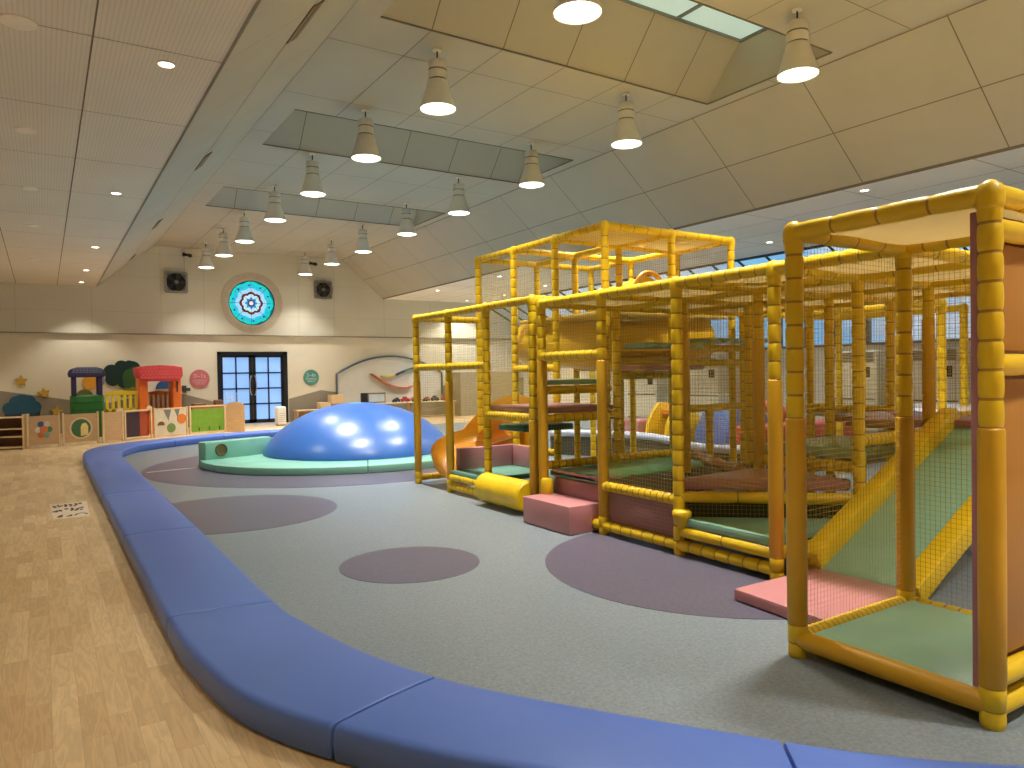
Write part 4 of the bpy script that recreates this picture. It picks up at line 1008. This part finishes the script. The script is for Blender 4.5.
# open frame with the purple box
t, w_ = fence_thing('fence_panel', 'open wooden fence frame with a dark purple and orange box behind it', (1.63,19.90), (2.27,20.30)); uprights(t, w_)
for z in (.02, H-.02): lobj('cross_rail', add_box(BM(), (.03,-.015,z), (w_-.03,.015,z+.035), .003), BIRL, t)
d = BM(); prism_y(d, circ(w_-.06, H+.02, .08, 16, 0, PI), -.012, .012); lobj('top_knob', d, BIRL, t)
d = BM(); add_box(d, (.05,.04,.07), (w_*.6,.08,H-.04)); lobj('purple_board', d, mat('dark_purple_plastic', (60,34,46), .4), t)
d = BM(); add_box(d, (w_*.6,.04,.07), (w_-.05,.08,H-.04)); lobj('orange_board', d, mat('burnt_orange_plastic', (168,70,28), .4), t)
# animal panel
t, w_ = fence_thing('fence_panel', 'clear fence panel printed with a brown hedgehog, green plant and orange shape', (2.33,20.35), (3.17,20.75)); uprights(t, w_)
for z in (.02, H-.02): lobj('cross_rail', add_box(BM(), (.03,-.015,z), (w_-.03,.015,z+.035), .003), BIRL, t)
lobj('sheet', add_box(BM(), (.04,-.006,.05), (w_-.04,.006,H-.02)), mat('pale_print_sheet', (206,196,172), .4), t)
for poly_, c_ in (([(w_*.28,H-.03),(w_*.42,.40),(w_*.5,H-.03)],(120,116,112)), ([(w_*.60,H-.03),(w_*.70,.48),(w_*.76,H-.03)],(120,116,112)),
                  (circ(w_*.2,.30,.10,16,0,PI),(110,66,34)), (circ(w_*.5,.22,.12,18),(108,136,70)), (circ(w_*.82,.44,.13,18),(214,118,40))):
    d = BM(); prism_y(d, poly_, -.012, -.006); lobj('printed_shape', d, mat('print_%d_%d' % (c_[0], c_[1]), c_, .5), t)
# green net panel
t, w_ = fence_thing('fence_panel', 'wooden fence frame holding a green fabric panel, beside the round-topped end board', (3.23,20.78), (4.18,21.05)); uprights(t, w_)
for z in (.02, H): lobj('cross_rail', add_box(BM(), (.03,-.015,z), (w_-.03,.015,z+.035), .003), BIRL, t)
lobj('green_fabric', add_box(BM(), (.04,-.006,.05), (w_-.04,.006,H-.06)), mat('grass_green_fabric', (112,156,44), .7, .08, 8), t)
for k in range(3):
    d = BM()
    for a_ in (-.5,-.15,.2,.55): tube(d, (.25+.28*k, -.012, .07), (.25+.28*k+.06*math.sin(a_), -.012, .07+.12*math.cos(a_)), .004, 4)
    lobj('grass_print', d, mat('dark_green_print', (70,100,40), .7), t)
d = BM(); prism_y(d, [(0,0),(.52,0),(.52,.72),(.44,.80),(.26,.83),(.08,.80),(0,.72)], -.02, .02)
t = thing('end_board', 'round-topped birch end board of the toddler fence, left of the glazed door', 'fence panel', (4.2,21.0,0), math.atan2(-.35,.42)); lobj('board', d, BIR, t)

PG = mat('green_plastic', (44,116,56), .45, .08, 8); PN = mat('navy_plastic', (56,48,88), .45); PNR = mat('slate_blue_plastic', (104,112,140), .5, .1, 14); PY = mat('lemon_plastic', (232,204,48), .4); PO = mat('orange_plastic', (226,112,38), .4); PR = mat('red_plastic', (196,58,62), .4, .08, 10); PGO = mat('ochre_orange_plastic', (204,136,40), .45)
# green playhouse tower with navy posts
t = thing('playhouse_tower', 'green toddler playhouse tower with navy posts and a domed slate roof', 'playhouse', (.95,22.0,0))
obj('lower_wall', box((.57,21.75,.0), (1.33,22.35,1.10), .05), PG, t)
b_ = BM(); 
for z in (.3,.5,.7,.9): add_box(b_, (.60,21.742,z), (1.30,21.752,z+.02))
obj('panel_groove', b_, mat('deep_green_plastic', (34,92,44), .5), t)
for x in (.66, 1.24):
    for y in (21.8, 22.3): obj('post', box((x-.055, y-.055, 1.08), (x+.055, y+.055, 1.62), .015), PN, t)
b_ = BM(); prism_y(b_, [(.55,1.56),(1.35,1.56),(1.37,1.66),(1.33,1.76),(1.18,1.82),(.72,1.82),(.57,1.76),(.53,1.66)], 21.68, 22.42); bevel_all(b_, .03); obj('roof', b_, PN, t, 40)
b_ = BM()
for i in range(9):
    for j in range(3): add_box(b_, (.62+.075*i+.02*(j % 2), 21.672, 1.67+.045*j), (.68+.075*i+.02*(j % 2), 21.682, 1.705+.045*j), .004)
obj('roof_shingles', b_, PNR, t)
# yellow bridge
t = thing('playhouse_bridge', 'yellow railing bridge between the green tower and the orange playhouse', 'playhouse', (1.72,21.9,0))
b_ = BM(); add_box(b_, (1.36,21.8,.55), (2.12,21.86,.72), .01); prism_y(b_, [(1.36,1.06),(2.12,1.08),(2.12,1.17),(1.74,1.20),(1.36,1.16)], 21.8, 21.86)
for k in range(6): add_box(b_, (1.36+.138*k,21.8,.6), (1.43+.138*k,21.86,1.10), .006)
obj('railing', b_, PY, t)
obj('deck', box((1.36,21.86,.40), (2.12,22.3,.52), .01), PY, t)
for x in (1.42, 2.06): obj('leg', box((x-.05,21.85,0), (x+.05,22.3,.42), .01), PY, t)
# orange playhouse
t = thing('playhouse', 'orange toddler playhouse with a red shingled barrel roof', 'playhouse', (2.7,22.0,0))
for x0_, x1_ in ((2.14,2.36),(2.96,3.18)): obj('wall_post', box((x0_,21.7,0), (x1_,22.5,1.6), .03), PO, t)
obj('front_wall', box((2.36,21.74,0), (3.02,21.8,.55), .01), PO, t)
b_ = BM(); add_box(b_, (2.36,22.4,.3), (3.02,22.46,.62)); prism_y(b_, [(2.36,1.04),(3.02,1.04),(3.02,1.12),(2.69,1.16),(2.36,1.12)], 22.4, 22.46)
for k in range(6): add_box(b_, (2.36+.118*k,22.4,.6), (2.43+.118*k,22.46,1.08), .004)
obj('back_railing', b_, PGO, t)
b_ = BM(); R_ = [(2.10,1.56),(2.2,1.45),(2.34,1.42),(2.98,1.42),(3.14,1.45),(3.22,1.56),(3.21,1.80),(3.0,1.84),(2.65,1.86),(2.3,1.84),(2.08,1.80)]
prism_y(b_, R_, 21.6, 22.6); bevel_all(b_, .03); obj('roof', b_, PR, t, 40)
b_ = BM()
for j in range(4):
    for i in range(12): add_box(b_, (2.17+.083*i+.04*(j % 2), 21.592, 1.49+.082*j), (2.24+.083*i+.04*(j % 2), 21.602, 1.555+.082*j), .003)
obj('roof_shingles', b_, mat('light_red_plastic', (214,84,84), .4), t)
obj('window_slot', box((3.06,21.69,1.12), (3.10,21.705,1.42)), mat('dark_slot', (70,40,50), .6), t)

# wall art
def star(cx, cz, r, lab, rot=0):
    b_ = BM(); pts = [(cx+(r if k % 2 == 0 else r*.45)*math.cos(PI/2+rot+k*PI/5), cz+(r if k % 2 == 0 else r*.45)*math.sin(PI/2+rot+k*PI/5)) for k in range(10)]
    prism_y(b_, pts, YB-.045, YB-.006); bevel_all(b_, .006)
    tag(obj('wall_star', b_, mat('gold_felt', (204,164,62), .7), loc=(cx, YB-.03, cz)), lab, 'wall decoration', 'wall stars')
star(-.51, 1.49, .17, 'gold star on the back wall, the highest at the far left')
star(.01, 1.15, .16, 'gold star on the back wall at the edge of the painted hill', .15)
star(.30, .62, .17, 'gold star low on the back wall just above the birch fence', -.1)
def blob(name, circs, y0, y1, m, lab=None, cat=None, parent=None):
    b_ = BM()
    for j, (cx, cz, r_) in enumerate(circs): prism_y(b_, circ(cx, cz, r_, 28), y0-.001*j, y1)
    if parent: return obj(name, b_, m, parent)
    return tag(obj(name, b_, m, loc=(circs[0][0], y1, circs[0][1])), lab, cat)
cl = thing('wall_cloud', 'blue felt cloud panel on the back wall above the open shelf', 'wall decoration', (-.5, YB, .8))
blob('cloud_shape', [(-.5,.86,.26),(-.78,.74,.17),(-.24,.76,.18),(-.62,.9,.18),(-.35,.92,.17)], YB-.05, YB-.03, mat('teal_blue_felt', (40,92,122), .8), parent=cl)
b_ = BM(); prism_y(b_, [(-.9,.3),(-.1,.3),(-.1,.7),(-.9,.7)], YB-.03, YB-.006); obj('backing_board', b_, mat('dark_blue_board', (62,76,88), .7), cl)
tr_ = thing('wall_tree', 'dark green round-lobed tree on the back wall behind the playhouses', 'wall decoration', (2.0, YB, 1.6))
blob('dark_crown', [(1.9,1.65,.26),(1.66,1.72,.2),(1.7,1.5,.2),(1.92,1.86,.18),(2.2,1.8,.22),(2.0,1.45,.22),(2.12,1.9,.14)], YB-.04, YB-.02, mat('bottle_green_felt', (22,52,46), .8), parent=tr_)
blob('light_crown', [(2.2,1.55,.26),(2.15,1.38,.2),(2.3,1.7,.18)], YB-.06, YB-.04, mat('leaf_green_felt', (52,92,44), .8), parent=tr_)
b_ = BM(); prism_y(b_, [(2.14,1.0),(2.24,1.0),(2.22,1.3),(2.16,1.3)], YB-.05, YB-.03); obj('trunk', b_, mat('olive_felt', (130,128,50), .8), tr_)
blob('shrub', [(2.05,1.12,.12),(2.2,1.14,.12),(2.35,1.1,.1),(1.95,1.06,.1)], YB-.075, YB-.055, mat('olive_felt', (130,128,50), .8), parent=tr_)
b_ = BM(); prism_y(b_, circ(1.12,1.42,.20,28), YB-.04, YB-.006); sn = tag(obj('wall_sun', b_, mat('orange_yellow_felt', (226,164,50), .7), loc=(1.12,YB-.02,1.42)), 'orange sun disc on the wall seen through the green tower', 'wall decoration')
b_ = BM(); prism_y(b_, circ(1.30,1.46,.19,28), YB-.03, YB-.006); tag(obj('wall_disc', b_, mat('grey_lilac_felt', (150,146,160), .7), loc=(1.3,YB-.02,1.46)), 'grey disc overlapping the orange sun on the wall', 'wall decoration')
b_ = BM(); prism_y(b_, circ(.98,1.0,.22,24,0,PI), YB-.04, YB-.006); tag(obj('wall_mound', b_, mat('brown_green_felt', (110,112,50), .7), loc=(.98,YB-.02,1.0)), 'olive mound shape on the wall behind the green tower', 'wall decoration')
b_ = BM(); prism_y(b_, circ(3.08,1.18,.27,28,0,PI), YB-.04, YB-.006); tag(obj('wall_half_disc', b_, mat('blue_felt', (40,84,140), .7), loc=(3.08,YB-.02,1.2)), 'blue half disc on the wall seen through the orange playhouse', 'wall decoration')
b_ = BM(); tube(b_, (3.6,YB-.02,1.16), (3.6,YB-.16,1.16), .04, 12); add_box(b_, (3.53,YB-.03,1.05), (3.66,YB-.001,1.27), .01); add_box(b_, (3.55,YB-.22,1.10), (3.74,YB-.14,1.20), .01)
tag(obj('wall_bracket', b_, mat('dark_grey_metal', (70,70,70), .5), loc=(3.6,YB-.05,1.16)), 'small dark bracket on the wall between the playhouse and pink sign', 'bracket')
# round signs with writing
def text_bm(s, size, depth=.003):
    cu = bpy.data.curves.new('t', 'FONT'); cu.body = s; cu.size = size; cu.align_x = 'CENTER'; cu.align_y = 'CENTER'; cu.extrude = depth
    o_ = bpy.data.objects.new('t', cu); C.objects.link(o_); dg = bpy.context.evaluated_depsgraph_get(); me = bpy.data.meshes.new_from_object(o_.evaluated_get(dg))
    b_ = BM(); b_.from_mesh(me); bpy.data.objects.remove(o_); bpy.data.curves.remove(cu); bpy.data.meshes.remove(me); return b_
def sign(cx, cz, r, m, mt, txt, lab):
    t = thing('round_sign', lab, 'sign', (cx, YB, cz), 0, 'round age signs')
    b_ = BM(); prism_y(b_, circ(cx, cz, r, 40), YB-.02, YB-.004); obj('disc', b_, m, t)
    b_ = text_bm(txt, r*.62); bmesh.ops.rotate(b_, verts=b_.verts, cent=(0,0,0), matrix=Matrix.Rotation(PI/2, 3, 'X')); bmesh.ops.translate(b_, verts=b_.verts, vec=(cx, YB-.024, cz+r*.3)); obj('age_text', b_, mt, t)
    b_ = BM()
    for k, w2 in enumerate((.72,.66,.48)):
        z = cz-r*(.12+.2*k); n_ = 9-2*k
        for j in range(n_):
            x = cx-r*w2+2*r*w2*(j+.5)/n_; add_box(b_, (x-r*w2/n_*.7, YB-.023, z-.010), (x+r*w2/n_*.7, YB-.020, z+.010))
    obj('small_print', b_, mt, t)
sign(4.04, 1.46, .29, mat('pink_sign', (206,118,122), .5), mat('pale_pink_print', (244,196,196), .5), '0~1s', 'round pink sign with pale writing on the wall left of the door')
sign(7.50, 1.45, .26, mat('teal_sign', (84,146,138), .5), mat('pale_teal_print', (190,226,216), .5), '2~6s', 'round teal sign with pale writing on the wall right of the door')

# arched white board with ball tracks
t = thing('arched_play_board', 'white arched play board with a slate blue frame, behind the blue dome', 'wall board', (10.3, YB, 0))
x0_, x1_ = 8.36, 12.36; arc = []
for k in range(33):
    u = k/32; x = x0_+(x1_-x0_)*u; arc.append((x, 1.55+.60*(1-(2*u-1)**2)))
b_ = BM(); prism_y(b_, [(x0_,.5)]+[(x1_,.5)]+list(reversed(arc)), YB-.03, YB-.005); obj('board', b_, mat('white_board', (226,224,214), .5, .02), t)
b_ = BM(); ring_tube(b_, [(x0_,YB-.05,.7)]+[(x,YB-.05,z) for x, z in arc]+[(x1_,YB-.05,.7)], [.035]*35, 6); obj('frame', b_, mat('slate_blue_frame', (92,108,128), .5), t)
def track(pts, m, lab):
    b_ = BM(); S_ = smooth_curve(pts, 6); 
    for A, B in zip(S_, S_[1:]): sheet(b_, (A.x, YB-.24, A.y), (B.x, YB-.24, B.y), (B.x, YB-.032, B.y), (A.x, YB-.032, A.y), Vector((0,0,-.05)))
    tag(obj('ball_track', b_, m, loc=(pts[0][0], YB-.1, pts[0][1])), lab, 'toy track', 'ball tracks on the arched board')
track([(9.58,1.55),(9.85,1.38),(10.15,1.2),(10.5,1.08),(10.9,1.05),(11.1,1.1)], mat('wood_red_track', (196,116,82), .5), 'long curved wooden ball track, the lowest on the arched board')
track([(9.95,1.48),(10.15,1.46),(10.45,1.5)], mat('yellow_track', (220,200,90), .5), 'short yellow ball track on the arched board')
track([(10.47,1.50),(10.6,1.56),(10.8,1.64)], mat('navy_track', (50,58,112), .5), 'short navy ball track on the arched board')
track([(10.8,1.64),(11.1,1.74),(11.35,1.80)], mat('green_track', (96,128,110), .5), 'grey green ball track rising to the right on the arched board')
track([(10.95,.62),(11.2,.70),(11.4,.86)], mat('pink_track', (206,128,120), .5), 'pink ball track low on the right of the arched board')
# low furniture beneath the board
t = thing('toy_table', 'low pale toy table running under the arched board', 'table', (10.8, 23.0, 0))
obj('table_top', box((8.9,22.75,.52), (12.3,23.35,.56), .008), mat('pale_table_top', (214,206,176), .5), t)
for x in (9.0, 10.7, 12.2):
    for y in (22.8, 23.3): obj('leg', box((x-.03,y-.03,0), (x+.03,y+.03,.52)), BIRL, t)
tc = [(40,44,60),(60,60,66),(170,60,50),(50,60,100),(44,110,80),(200,170,60),(44,44,50),(180,90,60)]
for k in range(12):
    x = 10.0+.19*k; y = 22.90+.22*(k % 2); b_ = BM(); s_ = .05+.02*(k % 3)
    add_box(b_, (x-s_*1.5,y-.05,.585), (x+s_*1.5,y+.05,.585+s_), .012); add_box(b_, (x-s_*.8,y-.04,.585+s_), (x+s_*.8,y+.04,.60+s_*1.6), .012)
    for u in (-1,1): tube(b_, (x+u*s_, y-.06, .585), (x+u*s_, y+.06, .585), .024, 10)
    tag(obj('toy_car', b_, mat('toy_%d' % (k % 8), tc[k % 8], .4), loc=(x,y,.56)), 'tiny toy vehicle on the low pale table beneath the arched board', 'toy', 'toy vehicles on the low table')
t = thing('framed_play_mirror', 'small wood-framed mirror with a dark block beside it, just above the dome', 'mirror', (9.25,23.5,.56))
b_ = BM()
add_box(b_, (8.95,23.0,.56), (9.72,23.06,.90)); obj('frame', b_, mat('brown_frame', (130,110,92), .5), t)
obj('mirror_glass', box((9.13,22.99,.60), (9.68,23.0,.85)), mat('pale_mirror', (190,200,210), .2), t); obj('dark_block', box((8.85,22.98,.57), (9.08,23.05,.9), .01), BLK, t)
# boxes and shelf right of the door
t = thing('low_shelf', 'low wooden shelf against the wall right of the door', 'shelf', (7.5,23.6,0))
obj('shelf_top', box((6.85,23.4,.36), (8.5,23.9,.40), .005), BIRL, t); obj('back_board', box((6.9,23.85,0), (8.45,23.88,.36)), BIR, t)
for x in (6.88, 7.68, 8.45): obj('side_board', box((x-.02,23.42,0), (x+.02,23.88,.36)), BIR, t)
def crate(x0_, x1_, z0, z1, lab, m):
    b_ = BM(); add_box(b_, (x0_,23.45,z0), (x1_,23.85,z1), .008); tag(obj('wooden_box', b_, m, loc=((x0_+x1_)/2,23.65,z0)), lab, 'box', 'wooden boxes right of the door')
crate(7.62,7.98,.402,.62,'smaller pale wooden box on the low shelf, left of the taller one', BIRL)
crate(8.02,8.34,.402,.56,'brown block box beneath the pale tall box', mat('reddish_wood', (176,124,90), .5)); crate(8.0,8.42,.565,.86,'taller pale wooden box with slats beside the arched board', BIRL)
# left of the door: toy kitchen and little plane
t = thing('toy_crate', 'brown wooden toy crate behind the green fence panel', 'box', (4.0,22.6,0))
b_ = BM(); add_box(b_, (3.55,22.4,.0), (4.45,22.9,.68), .01); obj('crate_body', b_, mat('warm_brown_wood', (160,116,70), .5, .1, 6), t)
b_ = BM(); add_box(b_, (3.6,22.45,.68), (3.95,22.85,.76), .02); add_box(b_, (4.2,22.5,.68), (4.42,22.8,.84), .02); tag(obj('wooden_blocks', b_, mat('dark_brown_wood', (112,80,56), .5), loc=(4.0,22.6,.68)), 'dark wooden blocks lying on the brown crate', 'toy')
b_ = BM()
for z in (.86,1.0): add_box(b_, (4.5,22.55,z), (4.82,22.6,z+.015))
for x in (4.52,4.65,4.8): tube(b_, (x,22.57,.69), (x,22.57,1.04), .008, 6)
add_box(b_, (4.48,22.5,.0), (4.85,22.66,.69), .01)
tag(obj('toy_stand', b_, mat('white_wire', (206,206,206), .5), loc=(4.65,22.57,0)), 'small white wire toy stand before the door, left leaf', 'toy')
t = thing('air_purifier', 'white air purifier standing before the right door leaf', 'appliance', (6.1,22.6,0))
obj('body', box((5.95,22.4,.02), (6.22,22.75,.58), .04), WHT, t); obj('base', box((5.97,22.42,0), (6.2,22.73,.03)), mat('grey_base', (150,148,140), .5), t)
b_ = BM()
for k in range(5): add_box(b_, (5.99,22.396,.12+.06*k), (6.18,22.402,.14+.06*k))
obj('vent', b_, mat('vent_grey', (190,188,182), .5), t)

# floor sticker with three rows of dark writing
t = thing('floor_sticker', 'pale floor sticker with three rows of dark marks on the wooden floor', 'sticker', (.21, 9.8, 0))
b_ = BM(); prism(b_, [(.06,9.25),(.40,9.25),(.42,10.38),(.03,10.38)], .0005, .002); obj('backing', b_, mat('clear_sticker_film', (222,202,176), .5), t)
b_ = BM(); rnd = random.Random(3)
for r_, yy in enumerate((10.15, 9.80)):
    for k in range(6):
        x = .08+.052*k
        for q in range(3):
            dx, dy = rnd.uniform(-.018,.018), rnd.uniform(-.09,.09); add_box(b_, (x+dx-.014, yy+dy-.02, .002), (x+dx+.015, yy+dy+.05, .003))
prism(b_, [(.09,9.32),(.145,9.33),(.15,9.50),(.11,9.44)], .002, .003); prism(b_, [(.17,9.33),(.235,9.34),(.24,9.46),(.20,9.40)], .002, .003)
for A, B in zip(*(lambda L_: (L_, L_[1:]))([(.26,9.36),(.29,9.46),(.33,9.50),(.37,9.44),(.38,9.38)])):
    d = (Vector(B)-Vector(A)).normalized(); nn = Vector((-d.y, d.x))*.012; prism(b_, [tuple(Vector(A)-nn), tuple(Vector(B)-nn), tuple(Vector(B)+nn), tuple(Vector(A)+nn)], .002, .003)
obj('writing', b_, mat('dark_print', (66,44,36), .6), t)

# ------------------------------------------------------------------ world, camera, light
wd = bpy.data.worlds.new('sky'); sc.world = wd; wd.use_nodes = True; nt = wd.node_tree; N = nt.nodes; K = nt.links; N.clear()
ou = N.new('ShaderNodeOutputWorld'); bg = N.new('ShaderNodeBackground'); K.new(bg.outputs[0], ou.inputs[0])
tc_ = N.new('ShaderNodeTexCoord'); nz = N.new('ShaderNodeTexNoise'); nz.inputs['Scale'].default_value = 9; nz.inputs['Detail'].default_value = 6
K.new(tc_.outputs['Generated'], nz.inputs[0]); cr = N.new('ShaderNodeValToRGB'); cr.color_ramp.elements[0].position = .42; cr.color_ramp.elements[1].position = .62
cr.color_ramp.elements[0].color = L4((140,200,240)); cr.color_ramp.elements[1].color = L4((222,234,244)); K.new(nz.outputs['Fac'], cr.inputs[0]); K.new(cr.outputs[0], bg.inputs[0]); bg.inputs[1].default_value = 1.1

cd = bpy.data.cameras.new('camera'); cam = bpy.data.objects.new('camera', cd); C.objects.link(cam); sc.camera = cam
cd.sensor_width = 36; cd.lens = 727.35*36/1024; cd.clip_start = .05; cd.clip_end = 200
yaw, pitch, roll = math.radians(32.79), math.radians(-.89), math.radians(-.92)
cy_, sy_ = math.cos(yaw), math.sin(yaw); cp, sp_ = math.cos(pitch), math.sin(pitch)
fwd = Vector((sy_*cp, cy_*cp, sp_)); rt = Vector((cy_, -sy_, 0)); upv = rt.cross(fwd)
r2 = rt*math.cos(roll)+upv*math.sin(roll); u2 = upv*math.cos(roll)-rt*math.sin(roll)
cam.matrix_world = Matrix(((r2.x, u2.x, -fwd.x, 0), (r2.y, u2.y, -fwd.y, 0), (r2.z, u2.z, -fwd.z, 1.5), (0,0,0,1)))

sc.view_settings.view_transform = 'Standard'; sc.view_settings.look = 'None'; sc.view_settings.gamma = 1; sc.view_settings.use_curve_mapping = False
sc.view_settings.exposure = -.08
sc.cycles.use_denoising = True; sc.cycles.max_bounces = 8; sc.cycles.diffuse_bounces = 5; sc.cycles.transparent_max_bounces = 12
